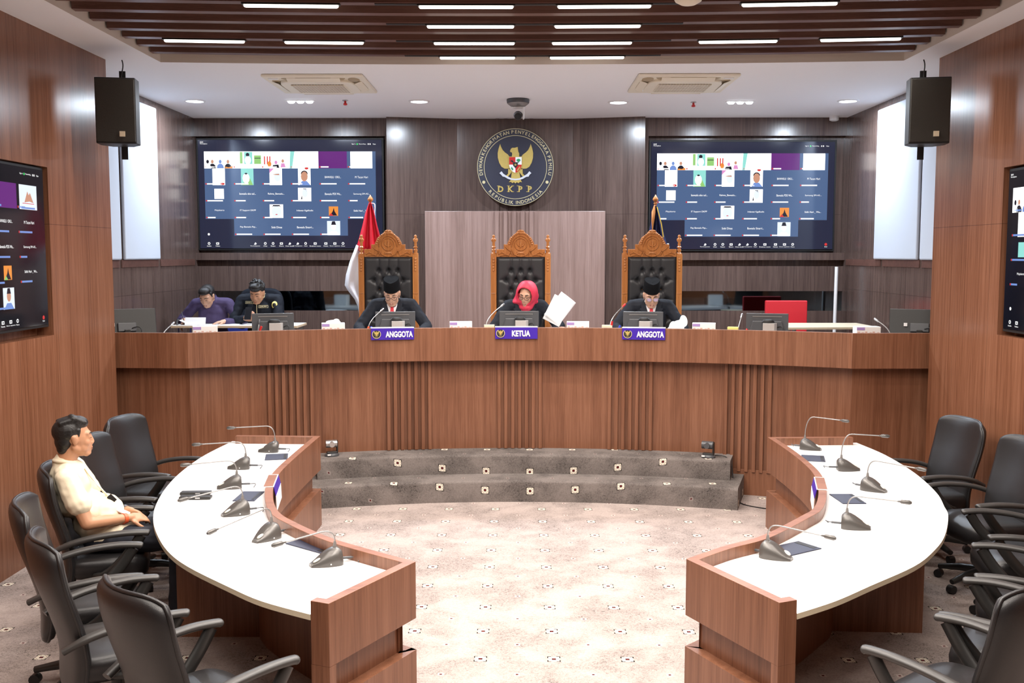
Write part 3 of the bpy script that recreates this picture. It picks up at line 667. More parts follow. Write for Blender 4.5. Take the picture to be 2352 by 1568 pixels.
# ================================================================== EMBLEM
def garuda(mb, mat, s, mis, z=0.0, simple=False):
    """gold eagle with shield and ribbon; coordinates in 0..1568 drawing units round (776,778)"""
    g, shield_r, shield_w, blk, grn, rib = mis
    def P(pts, mi, z0, z1): mb.prism([((u-776)*s, (778-v)*s) for u, v in pts], z+z0, z+z1, mi, mat)
    wing = [(518, 385), (530, 430), (560, 490), (600, 530), (650, 565), (675, 600), (675, 790), (640, 803), (590, 800), (540, 770), (500, 700), (478, 620), (475, 540), (492, 460)]
    P(wing, g, 0, .012*s*800); P([(1552-u, v) for u, v in wing], g, 0, .012*s*800)
    P([(705, 640), (722, 560), (716, 530), (690, 522), (684, 505), (700, 470), (722, 452), (765, 452), (816, 438), (818, 475), (826, 520), (840, 545), (838, 640)], g, 0, .018*s*800)
    P([(700, 780), (850, 780), (845, 880), (860, 950), (872, 1000), (888, 1030), (850, 1024), (830, 1045), (800, 1030), (776, 1050), (752, 1030), (722, 1045), (700, 1024), (662, 1030), (690, 1000), (702, 950), (712, 880)], g, 0, .016*s*800)
    for f in (lambda u: u, lambda u: 1552-u): P([(f(u), v) for u, v in [(655, 800), (715, 840), (690, 890), (655, 930), (600, 945), (615, 920), (650, 890)]], g, 0, .02*s*800)
    P([(505, 878), (540, 845), (575, 890), (640, 930), (710, 965), (776, 972), (842, 965), (912, 930), (977, 890), (1012, 845), (1047, 878), (1020, 900), (1000, 935), (960, 940), (900, 975), (840, 992), (776, 998), (712, 992), (652, 975), (592, 940), (560, 935), (535, 905)], rib, 0, .024*s*800)
    a, b, c, d = .030*s*800, .036*s*800, .042*s*800, 0
    P([(660, 600), (892, 600), (890, 760), (862, 830), (815, 868), (776, 882), (737, 868), (690, 830), (662, 760)], g, 0, a-.004*s*800)
    P([(670, 610), (776, 610), (776, 735), (670, 735)], shield_r, d, a); P([(776, 610), (882, 610), (882, 735), (776, 735)], shield_w, d, a)
    P([(670, 735), (776, 735), (776, 872), (735, 855), (695, 815), (675, 770)], shield_w, d, a); P([(776, 735), (882, 735), (877, 770), (857, 815), (817, 855), (776, 872)], shield_r, d, a)
    P([(735, 695), (817, 695), (815, 750), (776, 795), (737, 750)], blk, d, b)
    if not simple:
        P([(776+(26 if i % 2 == 0 else 11)*math.sin(PI*i/5), 738-(26 if i % 2 == 0 else 11)*math.cos(PI*i/5)) for i in range(10)], g, d, c)
        P([(828+34*math.cos(i*PI/6), 662-24*math.sin(i*PI/6)) for i in range(12)], grn, d, b); P([(822, 680), (834, 680), (836, 705), (820, 705)], grn, d, b)
        P([(690, 668), (720, 660), (745, 680), (735, 700), (712, 690)], blk, d, b); P([(800, 832), (840, 775), (855, 765), (858, 785), (822, 838), (805, 845)], g, d, b); P([(700, 800), (712, 770), (742, 812), (728, 835)], grn, d, b)
t = thing('wall_emblem', 'round navy wall emblem with a gold eagle, shield and ring of lettering, DKPP', 'emblem', (-0.066, 12.48, 3.318))
fw = Matrix.Rotation(PI/2, 4, 'X')                                  # drawing plane faces the hall
m = MB(); m.lathe([(0.472, 0.0), (0.472, 0.075), (0.468, 0.08)], 96, mat=fw); m.build('disc', 'navy_disc', t, smooth=30)
def ring(m, r, wd, z0, z1, mi=0):
    rows = [[fw @ Vector((rr*math.cos(2*PI*k/96), rr*math.sin(2*PI*k/96), z)) for k in range(96)] for rr, z in ((r-wd, z0), (r-wd, z1), (r, z1), (r, z0))]
    m.grid(rows, mi, closed_u=True, closed_v=True, sm=False)
for r, wd in ((0.470, 0.006), (0.388, 0.006)):
    m = MB(); ring(m, r, wd, 0.07, 0.084); m.build('ring', 'gold_pale', t)
s_ = 0.000725
m = MB()
def arc_text(body, r, a_mid, span, h, inside):
    ws = [0.33 if c in 'I ' else (1.1 if c in 'MW' else 0.82) for c in body]; tot = sum(ws); acc = 0
    for c, wv in zip(body, ws):
        a = a_mid + (span/2 - span*(acc+wv/2)/tot)*(1 if not inside else -1); acc += wv
        if c != ' ': put_text(m, c, r*math.cos(a), r*math.sin(a), h=h, z=0.082, mat=fw, bold=0.0 if c == 'M' else 0.012, rot=a-PI/2 if not inside else a+PI/2)
arc_text('DEWAN KEHORMATAN PENYELENGGARA PEMILU', 0.430, PI/2, math.radians(207), 0.041, False)
arc_text('REPUBLIK INDONESIA', 0.430, -PI/2, math.radians(98), 0.041, True)
m.build('ring_lettering', 'gold_pale', t)
m = MB()
for body, u in (('D', 525), ('K', 695), ('P', 862), ('P', 1022)):
    put_text(m, body, (u-776)*s_, (778-1145)*s_, h=0.072, z=0.082, mat=fw, bold=0.035)
    for dv in (-50, 50):
        if body == 'P' and dv == -50: pass
        m.box(fw @ Vector(((u-38-776)*s_, (778-1145-dv)*s_*0.985, 0.0825)), (0.034, 0.001, 0.006))
    if body == 'K':
        for dv in (-50, 50): m.box(fw @ Vector(((u+36-776)*s_, (778-1145-dv)*s_*0.985, 0.0825)), (0.03, 0.001, 0.006))
m.build('lettering', 'gold', t)
m = MB()
for a in (math.radians(205), math.radians(-25)): m.lathe([(0.019, 0.078), (0.019, 0.085)], 16, mat=fw @ Matrix.Translation((0.430*math.cos(a), 0.430*math.sin(a), 0)))
m.build('dot', 'gold_pale', t)
m = MB(); garuda(m, fw, s_, (0, 1, 2, 3, 4, 5), 0.079); m.build('eagle', ['gold', 'red', 'white', 'black', 'green', 'silver'], t)

# ================================================================== SPEAKERS, AIR CONDITIONERS, CEILING FITTINGS
def speaker(label, x, y, z, rz, side):
    t = thing('wall_speaker', label, 'speaker', (x, y, z), rz, 'wall speakers')
    W, D, H = 0.31, 0.27, 0.52
    m = MB(); m.prism([(-W/2, -D/2), (W/2, -D/2), (W/2, 0.02), (W/2-0.07, D/2), (-W/2+0.07, D/2), (-W/2, 0.02)], -H/2, H/2); m.build('cabinet', 'black', t, bevel=0.006)
    m = MB(); m.box((0, -D/2-0.006, 0), (W-0.012, 0.014, H-0.025)); m.build('grille', 'grille', t, bevel=0.005)
    m = MB(); m.box((0.05, -D/2-0.015, -H/2+0.075), (0.042, 0.006, 0.042)); m.build('badge', 'cream', t)
    m = MB(); m.box((0, D/2+0.03, 0), (0.05, 0.012, H+0.20)); m.box((0, D/2+0.01, H/2-0.06), (0.03, 0.05, 0.03)); m.box((0, D/2+0.01, -H/2+0.06), (0.03, 0.05, 0.03))
    for zz in (H/2+0.06, -H/2-0.06): m.cyl((0, D/2+0.02, zz), (0, D/2+0.04, zz), 0.012)
    m.build('bracket', 'black', t)
    m = MB(); m.tube(bez((0.0, D/2+0.03, H/2+0.19), (0.03, D/2+0.02, H/2+0.12), (-0.03, D/2, H/2+0.05), (0.02, D/2-0.03, H/2-0.01)), 0.005, 6); m.build('cable', 'black', t)
speaker('black loudspeaker on the side wall above the man in the cream shirt', -3.262, 8.19, 3.395, math.radians(10), -1)
speaker('black loudspeaker on the side wall above the empty chairs', 3.27, 8.19, 3.388, math.radians(-10), 1)
for lab, x, y, sg in (('white ceiling air conditioner above the screen with the red flag', -1.945, 9.89, 1), ('white ceiling air conditioner on the navy flag side', 1.565, 9.89, -1)):
    t = thing('air_conditioner', lab, 'air conditioner', (x, y, ZC), 0, 'ceiling cassettes')
    m = MB(); m.box((0, 0, -0.014), (0.95, 0.97, 0.028)); m.build('panel', 'ivory', t, bevel=0.012)
    pr = [(0.36*math.copysign(abs(math.cos(a))**0.45, math.cos(a)), 0.36*math.copysign(abs(math.sin(a))**0.45, math.sin(a))) for a in [2*PI*i/40 for i in range(40)]]
    m = MB(); m.prism(pr, -0.055, -0.02); m.build('intake_frame', 'ivory', t, bevel=0.01)
    m = MB()
    for i in range(9): m.box((0, -0.2+i*0.05, -0.060), (0.50, 0.020, 0.012))
    for i in range(19): m.box((-0.25+i*0.0278, 0, -0.060), (0.006, 0.44, 0.010))
    m.build('intake_grille', 'ivory', t)
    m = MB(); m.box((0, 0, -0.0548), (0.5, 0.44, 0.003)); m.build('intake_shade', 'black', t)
    for a in range(4):
        R_ = Matrix.Rotation(a*PI/2, 4, 'Z')
        m = MB(); m.prism([(-0.27, 0.33), (0.27, 0.33), (0.30, 0.41), (0.15, 0.43), (-0.15, 0.43), (-0.30, 0.41)], -0.032, -0.026, 0, R_); m.build('outlet', 'ivory_dark', t)
        m = MB(); m.box(R_ @ Vector((0, 0.395, -0.042)), (0.50, 0.07, 0.006) if a % 2 == 0 else (0.07, 0.50, 0.006), rot=(0.35 if a == 0 else (-0.35 if a == 2 else 0), 0.35*(1 if a == 1 else (-1 if a == 3 else 0)), 0)); m.build('louvre', 'ivory', t, bevel=0.002)
    for cx_, cy_ in ((0.37*sg, -0.33), (0.37*sg, 0.10)):
        m = MB(); m.ell((cx_, cy_, -0.03), (0.055, 0.10, 0.012)); m.build('corner_vent', 'ivory_dark' if cy_ < 0 else 'ivory', t, smooth=60)
    m = MB(); m.box((-0.38*sg, -0.38, -0.03), (0.09, 0.05, 0.006)); m.build('sensor_window', 'white', t)
for lab, x, y in (('red fire sprinkler on the ceiling beside the air conditioner with the red flag below', -1.91, 11.0), ('red fire sprinkler on the ceiling beside the air conditioner on the navy flag side', 1.90, 11.16)):
    t = thing('sprinkler', lab, 'sprinkler', (x, y, ZC), 0, 'ceiling sprinklers')
    m = MB(); m.lathe([(0.032, 0), (0.032, -0.008), (0.015, -0.012)], 16); m.build('escutcheon', 'steel', t, smooth=40)
    m = MB(); m.lathe([(0.012, -0.01), (0.012, -0.03), (0.02, -0.035), (0.023, -0.05), (0.012, -0.055)], 12); m.build('head', 'red', t, smooth=40)
t = thing('ceiling_camera', 'silver and black pan-tilt camera hanging from the ceiling in front of the emblem', 'camera', (-0.03, 10.95, ZC))
m = MB(); m.lathe([(0.12, 0), (0.125, -0.01), (0.12, -0.04), (0.115, -0.045)], 32); m.build('mount', 'grey_plastic', t, smooth=40)
m = MB(); m.lathe([(0.118, -0.045), (0.08, -0.075), (0.045, -0.08)], 32); m.build('base', 'grey_metal', t, smooth=40)
m = MB(); m.box((0.0, 0, -0.088), (0.13, 0.07, 0.014)); m.box((0.058, 0, -0.148), (0.018, 0.07, 0.13)); m.build('yoke', 'white', t, bevel=0.006)
m = MB(); m.cyl((0, -0.07, -0.19), (0, 0.06, -0.165), 0.042, n=20); m.ell((0, 0.03, -0.165), (0.05, 0.05, 0.045)); m.build('lens_barrel', 'grey_plastic', t, smooth=40)
m = MB(); m.lathe([(0.034, 0), (0.030, 0.006)], 20, mat=Matrix.Translation((0, -0.072, -0.19)) @ Matrix.Rotation(PI/2, 4, 'X')); m.build('lens', 'black_gloss', t)
t = thing('smoke_detector', 'small white round detector where the ceiling meets the back wall', 'detector', (3.80, 12.30, ZC))
m = MB(); m.lathe([(0.055, 0), (0.055, -0.05), (0.03, -0.06)], 20); m.build('housing', 'white', t, smooth=40)
t = thing('dome_fixture', 'ivory ceiling dome at the top edge among the dark beams', 'dome', (1.10, 6.72, 3.955))
m = MB(); m.lathe([(0.10, 0), (0.10, -0.02), (0.085, -0.05), (0.05, -0.07), (0.01, -0.075)], 24); m.build('cover', 'ivory', t, smooth=50)
# acoustic panels on the recessed side walls
for lab, x, ya, yb, s in (('wider white padded wall panel behind the loudspeaker on the purple-shirted man\'s side', -4.03, 10.075, 11.06, 1), ('white padded wall panel showing only as a strip, purple-shirted man\'s side', -4.03, 9.0, 9.985, 1),
                          ('wider white padded wall panel behind the loudspeaker on the red chair side', 4.0, 10.06, 11.28, -1), ('white padded wall panel showing only as a strip, red chair side', 4.0, 9.0, 9.985, -1)):
    m = MB(); m.box((x+s*0.018, (ya+yb)/2, 3.02), (0.034, yb-ya, 1.65))
    tag(m.build('padded_panel', 'fabric_white', bevel=0.015, seg=3), lab, 'wall panel', 'white padded wall panels')

# ================================================================== OFFICE CHAIRS (front = +X)
def office_chair(label):
    t = thing('office_chair', label, 'chair', group='black leather office chairs')
    # seat
    m = MB(); n = 14
    for lvl in (0,):
        rows = []
        prof = [(-0.10, 0.80), (-0.105, 0.90), (-0.08, 0.985), (-0.03, 1.0), (0.0, 0.97), (0.012, 0.88), (0.016, 0.6), (0.016, 0.2)]
        for dz, k in prof:
            ring_ = []
            for i in range(36):
                a = 2*PI*i/36; c, s = math.cos(a), math.sin(a)
                x = 0.235*k*math.copysign(abs(c)**0.42, c); y = 0.25*k*math.copysign(abs(s)**0.42, s)
                z = 0.475+dz - (0.035*max(0, x-0.10)/0.135*max(0, (x-0.1)/0.135))
                ring_.append((x+0.01, y, z))
            rows.append(ring_)
        vs = m.grid(rows, closed_u=True); m.face(vs[0][::-1]); m.face(vs[-1])
    m.build('seat', 'leather', t, smooth=60)
    # backrest: a padded shell that leans back, wraps forward at its edges and has rounded top corners
    def bp(a, b, d):
        v = b*0.5+0.5; z = 0.29 + 0.72*v
        w_ = (0.228+0.042*math.sin(min(1, v/0.85)*PI/2))*(1-0.13*max(0, (v-0.78)/0.22)**4)*(1-0.22*max(0, (0.14-v)/0.14)**2)
        y = w_*a
        z -= 0.032*abs(a)**6*max(0, (v-0.6)/0.4) - 0.03*abs(a)**3*max(0, (0.2-v)/0.2)
        x = -0.215 - 0.05*math.sin(v*PI)*-0.25 - 0.125*v**1.6 + 0.075*a*a*(0.35+0.65*v) + 0.018*math.sin(v*2*PI)
        e = max(abs(a), abs(b)); th = 0.034*math.sqrt(max(0, 1-max(abs(a), abs(b))**12))
        return Vector((x + d*th, y, z + d*0.004))
    m = MB(); N = 18
    us = [-math.cos(PI*i/N) for i in range(N+1)]; us = [math.copysign(abs(u)**0.8, u) for u in us]
    fr = [[bp(a, b, 1) for a in us] for b in us]; bk = [[bp(a, b, -1) for a in us] for b in us]
    m.grid(fr); m.grid(bk, flip=True)
    bo = m.build('backrest', 'leather', t, smooth=70, weld=True)
    m = MB(); edge = [bp(-1, b, 0) for b in us] + [bp(a, 1, 0) for a in us[1:]] + [bp(1, b, 0) for b in us[::-1][1:]] + [bp(a, -1, 0) for a in us[::-1][1:-1]]
    m.tube(edge + [edge[0]], 0.008, 8); m.build('piping', 'leather', bo, smooth=60)
    for s in (-1, 1):
        y = 0.292*s
        path = catmull([(-0.262, y*0.93, 0.56), (-0.16, y, 0.606), (-0.03, y*1.03, 0.634), (0.12, y*1.03, 0.646), (0.235, y, 0.640), (0.262, y, 0.632)], 5)
        m = MB(); rr = [0.016]*4 + [0.018]*(len(path)-8) + [0.019, 0.018, 0.016, 0.010]
        m.tube(path, rr, 12, sx=1.55, up=(0, 0, 1)); pad = m.build('armrest', 'plastic_soft', t, smooth=60)
        m = MB(); m.tube(catmull([(0.215, y, 0.625), (0.15, y*1.0, 0.53), (0.045, y*0.96, 0.42), (-0.03, y*0.86, 0.395), (-0.04, y*0.55, 0.39)], 5), [0.031]*21, 10, sx=0.55, up=(1, 0, 0)); m.build('arm_support', 'plastic', pad, smooth=60)
    m = MB(); m.box((-0.10, 0, 0.365), (0.22, 0.14, 0.03)); m.build('tilt_plate', 'plastic', t, bevel=0.008)
    m = MB(); m.cyl((0, 0, 0.10), (0, 0, 0.37), 0.028, 0.024); m.cyl((0, 0, 0.08), (0, 0, 0.20), 0.036); m.build('gas_column', 'plastic', t, smooth=40)
    for k in range(5):
        a = 2*PI*k/5+0.3; c, s = math.cos(a), math.sin(a)
        m = MB(); m.tube([(0.02*c, 0.02*s, 0.115), (0.16*c, 0.16*s, 0.105), (0.30*c, 0.30*s, 0.078)], [0.03, 0.026, 0.018], 8, sx=1.1); lg = m.build('base_leg', 'plastic', t, smooth=60)
        m = MB(); w_ = Vector((-s, c, 0))*0.022; p = Vector((0.30*c, 0.30*s, 0.028)); m.cyl(p-w_, p+w_, 0.028, n=14); m.build('caster', 'black', lg, smooth=40)
    return t
chair_proto = None
chairs = [(-2.76, 7.46, -11, 'black office chair at the bench end of the table on the man\'s side'), (-2.66, 6.72, 0, 'black office chair next to the seated man, between him and the bench'),
          (-2.50, 5.86, 18, 'black office chair the man in the cream shirt sits in'), (-2.25, 5.05, 21, 'black office chair just in front of the seated man'),
          (-1.88, 4.47, 33, 'second nearest black office chair on the seated man\'s side'), (-1.285, 3.86, 47, 'nearest black office chair on the seated man\'s side, back toward us'),
          (3.08, 7.43, 193, 'empty black office chair closest to the bench on the unoccupied side'), (3.14, 6.62, 189, 'empty black office chair second from the bench on the unoccupied side'),
          (2.985, 5.84, 170, 'empty black office chair third from the bench, its glossy seat in full view'), (2.64, 5.07, 157, 'empty black office chair mostly cut by the picture edge behind the nearest one'),
          (2.26, 4.46, 146, 'empty black office chair half hidden behind the nearest one, unoccupied side'), (1.80, 3.96, 129, 'nearest empty black office chair, its tall back toward us, unoccupied side')]
for i, (x, y, a, lab) in enumerate(chairs):
    if chair_proto is None: c = chair_proto = office_chair(lab)
    else: c = copy_tree(chair_proto)
    c['label'] = lab; c.location = (x, y, 0); c.rotation_euler = (0, 0, math.radians(a))

# ================================================================== MICROPHONES ON THE TABLES (nose = +X)
def mic_base(t):
    m = MB(); rows = []
    for i, f in enumerate([0, .04, .12, .25, .4, .55, .7, .82, .92, .98, 1.0]):
        x = 0.090-0.158*f; wd = 0.060*math.sin(min(1, 0.18+f*1.05)*PI/2)**0.8*(1 if f < .9 else 1-(f-.9)*2.2); h = 0.018+0.070*math.sin(min(1, f*1.12)*PI/2)**1.4*(1 if f < .9 else 1-(f-.9)*2.5)
        rows.append([(x, wd*math.copysign(abs(math.cos(a))**.7, math.cos(a)), max(0.0005, h*abs(math.sin(a))**.75)) for a in [PI*k/14 for k in range(15)]])
    vs = m.grid(rows); m.face(vs[0]); m.face(vs[-1][::-1]); m.face([r[0] for r in vs] + [r[-1] for r in reversed(vs)])
    return m.build('base', 'mic_body', t, smooth=50)
def table_mic(label, x, y, tx, ty, tz, plug=True):
    zt = 0.690; x *= 1.011; y *= 1.011; yaw = math.atan2(ty-y, tx-x); L = math.hypot(tx-x, ty-y); h = tz-zt
    t = thing('table_microphone', label, 'microphone', (x, y, zt), yaw, 'gooseneck table microphones')
    b = mic_base(t)
    m = MB(); m.ell((0.058, 0.010, 0.032), (0.022, 0.018, 0.006), R=Euler((0.25, 0.42, 0)).to_matrix()); m.build('talk_key', 'mic_key', b, smooth=60)
    m = MB(); m.box((0.0, 0.055, 0.014), (0.006, 0.006, 0.006)); m.build('socket_mark', 'white', b)
    p0 = Vector((-0.040, 0, 0.078)); pt = Vector((L, 0, h))
    mid = Vector((0.03, 0, max(h+0.01, 0.17)))
    pts = bez(p0, p0+Vector((-0.005, 0, 0.07)), Vector((-0.03, 0, mid.z+0.004)), mid, 9) + [mid.lerp(pt, k) for k in (0.33, 0.66, 0.84)]
    m = MB(); m.tube(pts, 0.0038, 8); m.cyl(p0-Vector((0, 0, 0.01)), p0+Vector((0, 0, 0.035)), 0.013, 0.006, 10); m.build('gooseneck', 'grey_metal', t, smooth=60)
    d = (pt-mid).normalized()
    m = MB(); m.tube([pt-d*0.075, pt-d*0.062, pt-d*0.055, pt-d*0.012, pt], [0.005, 0.006, 0.0115, 0.0125, 0.006], 10); m.build('capsule', 'mic_body', t, smooth=50)
    if plug:
        m = MB(); m.cyl((-0.062, 0, 0.022), (-0.125, 0.006, 0.020), 0.007, n=8); m.tube(bez((-0.125, 0.006, 0.020), (-0.16, 0.01, 0.02), (-0.17, 0.035, 0.03), (-0.145, 0.05, 0.004)), 0.0028, 6); m.build('cable_plug', 'grey_plastic', t, smooth=50)
    return t
ML = [((-1.969, 7.703), (-2.32, 7.75, .885)), ((-2.029, 7.086), (-2.385, 7.11, .875)), ((-1.923, 6.484), (-2.245, 6.45, .865)), ((-1.693, 5.809), (-1.99, 5.66, .825)), ((-1.382, 5.294), (-1.609, 4.993, .822)), ((-0.965, 4.855), (-1.223, 4.768, .825))]
LL = ['gooseneck microphone at the bench end of the table by the seated man', 'gooseneck microphone second from the bench end, man\'s table', 'gooseneck microphone beside the flat black cases, third from the bench end', 'gooseneck microphone right of the blue pad in the middle of the man\'s table',
      'gooseneck microphone second nearest to us on the man\'s table', 'gooseneck microphone nearest to us on the man\'s table']
MR = [((2.298, 7.829), (2.58, 7.75, .945)), ((2.343, 7.065), (2.66, 7.11, .945)), ((2.313, 6.446), (2.585, 6.265, .882)), ((1.889, 5.542), (2.19, 5.49, .865)), ((1.30, 4.984), (1.57, 4.86, .842))]
LR = ['gooseneck microphone at the bench end of the table with empty chairs', 'gooseneck microphone second from the bench end, empty-chairs table', 'gooseneck microphone with looping thin cable, middle of the empty-chairs table', 'gooseneck microphone second nearest to us on the empty-chairs table', 'gooseneck microphone nearest to us on the empty-chairs table']
for (b, tp), lab in list(zip(ML, LL)) + list(zip(MR, LR)): table_mic(lab, b[0], b[1], *tp)
for lab, x, y, rz, sx, sy in (('flat navy cable pad at the bench end of the man\'s table', -1.86, 7.47, 12, .17, .22), ('flat navy cable pad in the middle of the man\'s table', -1.735, 6.23, 0, .14, .25), ('flat navy cable pad behind the nearest microphone, man\'s table', -1.10, 5.15, -38, .30, .13),
                      ('flat navy cable pad at the bench end of the empty-chairs table', 2.215, 7.45, -14, .17, .22), ('flat navy cable pad in the middle of the empty-chairs table', 2.065, 6.195, 2, .15, .25), ('flat navy cable pad beside the nearest microphone, empty-chairs table', 1.43, 5.12, 33, .26, .16)):
    t = thing('cable_pad', lab, 'cable pad', (x*1.013, y*1.013, 0.690), math.radians(rz), 'navy pads on the curved tables')
    m = MB(); m.box((0, 0, 0.003), (sx, sy, 0.006)); m.build('flap', 'pad', t, bevel=0.002)
    m = MB(); m.box((sx*0.38, 0, 0.0065), (sx*0.12, sy*0.8, 0.002)); m.build('brush_slot', 'black', t)
for lab, y, x0, x1 in (('long flat black case lying on the man\'s table, farther of two', 6.29, -2.19, -1.995), ('long flat black case with a silver clasp on the man\'s table, nearer of two', 6.17, -2.155, -1.955)):
    t = thing('flat_case', lab, 'case', ((x0+x1)/2*1.013, y*1.013, 0.690), 0.06, 'black cases on the table')
    m = MB(); m.box((0, 0, 0.010), (x1-x0, 0.062, 0.019)); m.build('shell', 'plastic', t, bevel=0.006)
    m = MB(); m.box((0.02, -0.032, 0.012), (0.03, 0.004, 0.008)); m.build('clasp', 'steel', t)
for lab, x, y, rz, s in (('clear bent sign with violet and white print clipped over the rim of the man\'s table', -1.632, 6.485, 9.0, 1), ('clear bent sign with violet and white print clipped over the rim of the empty-chairs table', 1.944, 6.44, -13.7, -1)):
    t = thing('rim_sign', lab, 'sign', (x, y, 0.752), math.radians(rz), 'signs hooked on the table rims')
    m = MB(); m.box((-0.024*s, 0, 0.003), (0.062, 0.36, 0.003)); m.build('clear_hook', 'wood_flat_lit', t)
    m = MB()
    for e in (-0.18, 0.18): m.box((-0.024*s, e, 0.0035), (0.064, 0.006, 0.005))
    m.box((0.008*s, 0, 0.0035), (0.006, 0.366, 0.005)); m.build('clear_edge', 'paper', t)
    m = MB(); m.box((0.017*s, 0.0, -0.028), (0.004, 0.36, 0.062), rot=(0, -0.22*s, 0)); m.build('violet_top', 'purple', t)
    m = MB(); m.box((0.026*s, 0.0, -0.105), (0.004, 0.36, 0.10), rot=(0, -0.04*s, 0)); m.build('white_sheet', 'paper', t)

# ================================================================== STEP CAMERAS, FLOOR CABLE
for lab, x, y, body, rz in (('silver pan-tilt camera standing on the upper step beside the man\'s table', -1.762, 9.16, 'steel', 0.35), ('black pan-tilt camera standing on the upper step at the empty-chairs end', 1.74, 9.12, 'grey_plastic', -0.4)):
    t = thing('step_camera', lab, 'camera', (x, y, 0.376), rz, 'cameras on the steps')
    m = MB(); m.lathe([(0.066, 0), (0.068, 0.012), (0.055, 0.026), (0.03, 0.03)], 24, mat=Matrix.Diagonal((1, .8, 1, 1))); m.build('base', 'grey_plastic', t, smooth=50)
    m = MB(); m.box((0.048, 0, 0.085), (0.014, 0.05, 0.12)); m.box((0.0, 0, 0.035), (0.10, 0.05, 0.016)); m.build('yoke', 'plastic', t, bevel=0.006)
    m = MB(); m.cyl((-0.058, 0.0, 0.115), (0.045, -0.0, 0.115), 0.036, n=20); m.cyl((-0.005, -0.02, 0.115), (-0.005, -0.055, 0.115), 0.026, n=18); m.build('head', body, t, smooth=40)
    m = MB(); m.box((-0.035, -0.058, 0.02), (0.03, 0.004, 0.014)); m.build('sticker', 'white', t)
m = MB(); m.tube(catmull([(1.81, 9.17, 0.385), (1.90, 9.12, 0.382), (1.955, 9.10, 0.30), (1.965, 9.0, 0.06), (2.0, 8.85, 0.008), (2.15, 8.70, 0.006), (2.28, 8.66, 0.006)], 6), 0.005, 6)
tag(m.build('camera_cable', 'black', smooth=60), 'thin black cable running from the step camera down to the carpet by the bench', 'cable')

# ================================================================== THINGS ON THE BENCH
CT = 1.44
def desk_monitor(label, x, R, rz, W=0.385, H=0.245, zc=1.575, dark=False):
    y = ay(R, x); t = thing('desk_monitor', label, 'monitor', (x, y, CT), rz, 'monitors on the long bench')
    z = zc-CT
    m = MB(); m.box((0, 0.0, z), (W, 0.018, H)); m.build('panel', 'grey_plastic', t, bevel=0.004)
    m = MB(); m.prism([(-W/2+.02, -H/2+.02), (W/2-.02, -H/2+.02), (W/2-.06, H/2-.07), (-W/2+.06, H/2-.07)], 0, 0.028, 0, Matrix.Translation((0, -0.008, z)) @ Matrix.Rotation(PI/2, 4, 'X')); m.build('back_shell', 'grey_plastic', t, bevel=0.006)
    m = MB(); m.box((0, -0.0105, z+H/2-0.030), (W*0.70, 0.004, 0.007)); m.build('vent_line', 'grey_metal', t)
    m = MB(); m.box((0, 0.0095, z), (W-0.02, 0.002, H-0.02)); m.build('screen_face', 'black_gloss', t)
    m = MB(); m.prism([(-0.052, -0.05), (0.052, -0.05), (0.075, 0.0), (0.075, 0.03), (-0.052, 0.03)], 0, z+0.035, 0, Matrix.Translation((0.015, -0.055, 0))); m.build('stand_column', 'stand_grey', t, bevel=0.002)
    o = M['grey_metal']
    m = MB(); m.lathe([(0.055, 0), (0.06, 0.008), (0.045, 0.03), (0.02, 0.034)], 20, mat=Matrix.Translation((0.01, -0.055, z+0.035)) @ Matrix.Diagonal((1, 0.5, 1, 1))); m.build('hinge', 'black', t, smooth=50)
    m = MB(); m.tube(bez((0.08, -0.03, z-0.02), (0.17, -0.07, z+0.07), (0.17, -0.08, z-0.10), (0.06, -0.06, z-0.06)), 0.004, 6); m.build('cable', 'black', t, smooth=50)
    m = MB()
    for dx in (-0.03, 0.005): m.box((dx, -0.1065, z-0.068), (0.028, 0.002, 0.075))
    m.build('label_tag', 'white', t)
    m = MB(); m.box((0, -0.02, 0.008), (0.22, 0.16, 0.016)); m.build('foot', 'plastic', t, bevel=0.004)
for lab, x in (('black monitor seen from behind in front of the man in the navy uniform', -2.335), ('black monitor seen from behind in front of the capped man under the red flag', -1.217), ('black monitor seen from behind in front of the woman in the red headscarf', -0.016),
               ('black monitor seen from behind in front of the capped man beside the navy flag', 1.188), ('black monitor seen from behind near the red chair', 2.32)):
    desk_monitor(lab, x, 7.1, aang(7.1, x)*0.8)
t = thing('desk_monitor', 'tilted black monitor at the bench end by the purple-shirted man', 'monitor', (-3.60, 9.04, CT), 0.55, 'monitors on the long bench'); sides = [t]
t2 = thing('desk_monitor', 'black monitor half hidden by the wall at the bench end past the pale desk', 'monitor', (3.62, 9.04, CT), -0.4, 'monitors on the long bench')
for tt, W in ((t, 0.52), (t2, 0.52)):
    m = MB(); m.box((0, 0, 0.165), (W, 0.022, 0.30), rot=(-0.18, 0, 0)); m.build('panel', 'plastic', tt, bevel=0.006)
    m = MB(); m.box((0, -0.03, 0.15), (0.16, 0.02, 0.08), rot=(-0.18, 0, 0)); m.build('hinge', 'grey_plastic', tt, bevel=0.006)
    m = MB(); m.tube(bez((0.04, -0.05, 0.14), (0.16, -0.09, 0.2), (0.12, -0.1, 0.02), (0.03, -0.07, 0.05)), 0.005, 6); m.build('cable', 'black', tt, smooth=50)
    m = MB(); m.box((0, -0.08, 0.012), (0.22, 0.2, 0.02)); m.box((0, -0.05, 0.07), (0.05, 0.02, 0.12)); m.build('foot', 'plastic', tt, bevel=0.004)
    m = MB(); m.box((-0.12, -0.03, 0.175), (0.03, 0.003, 0.03)); m.build('label_tag', 'white', tt)
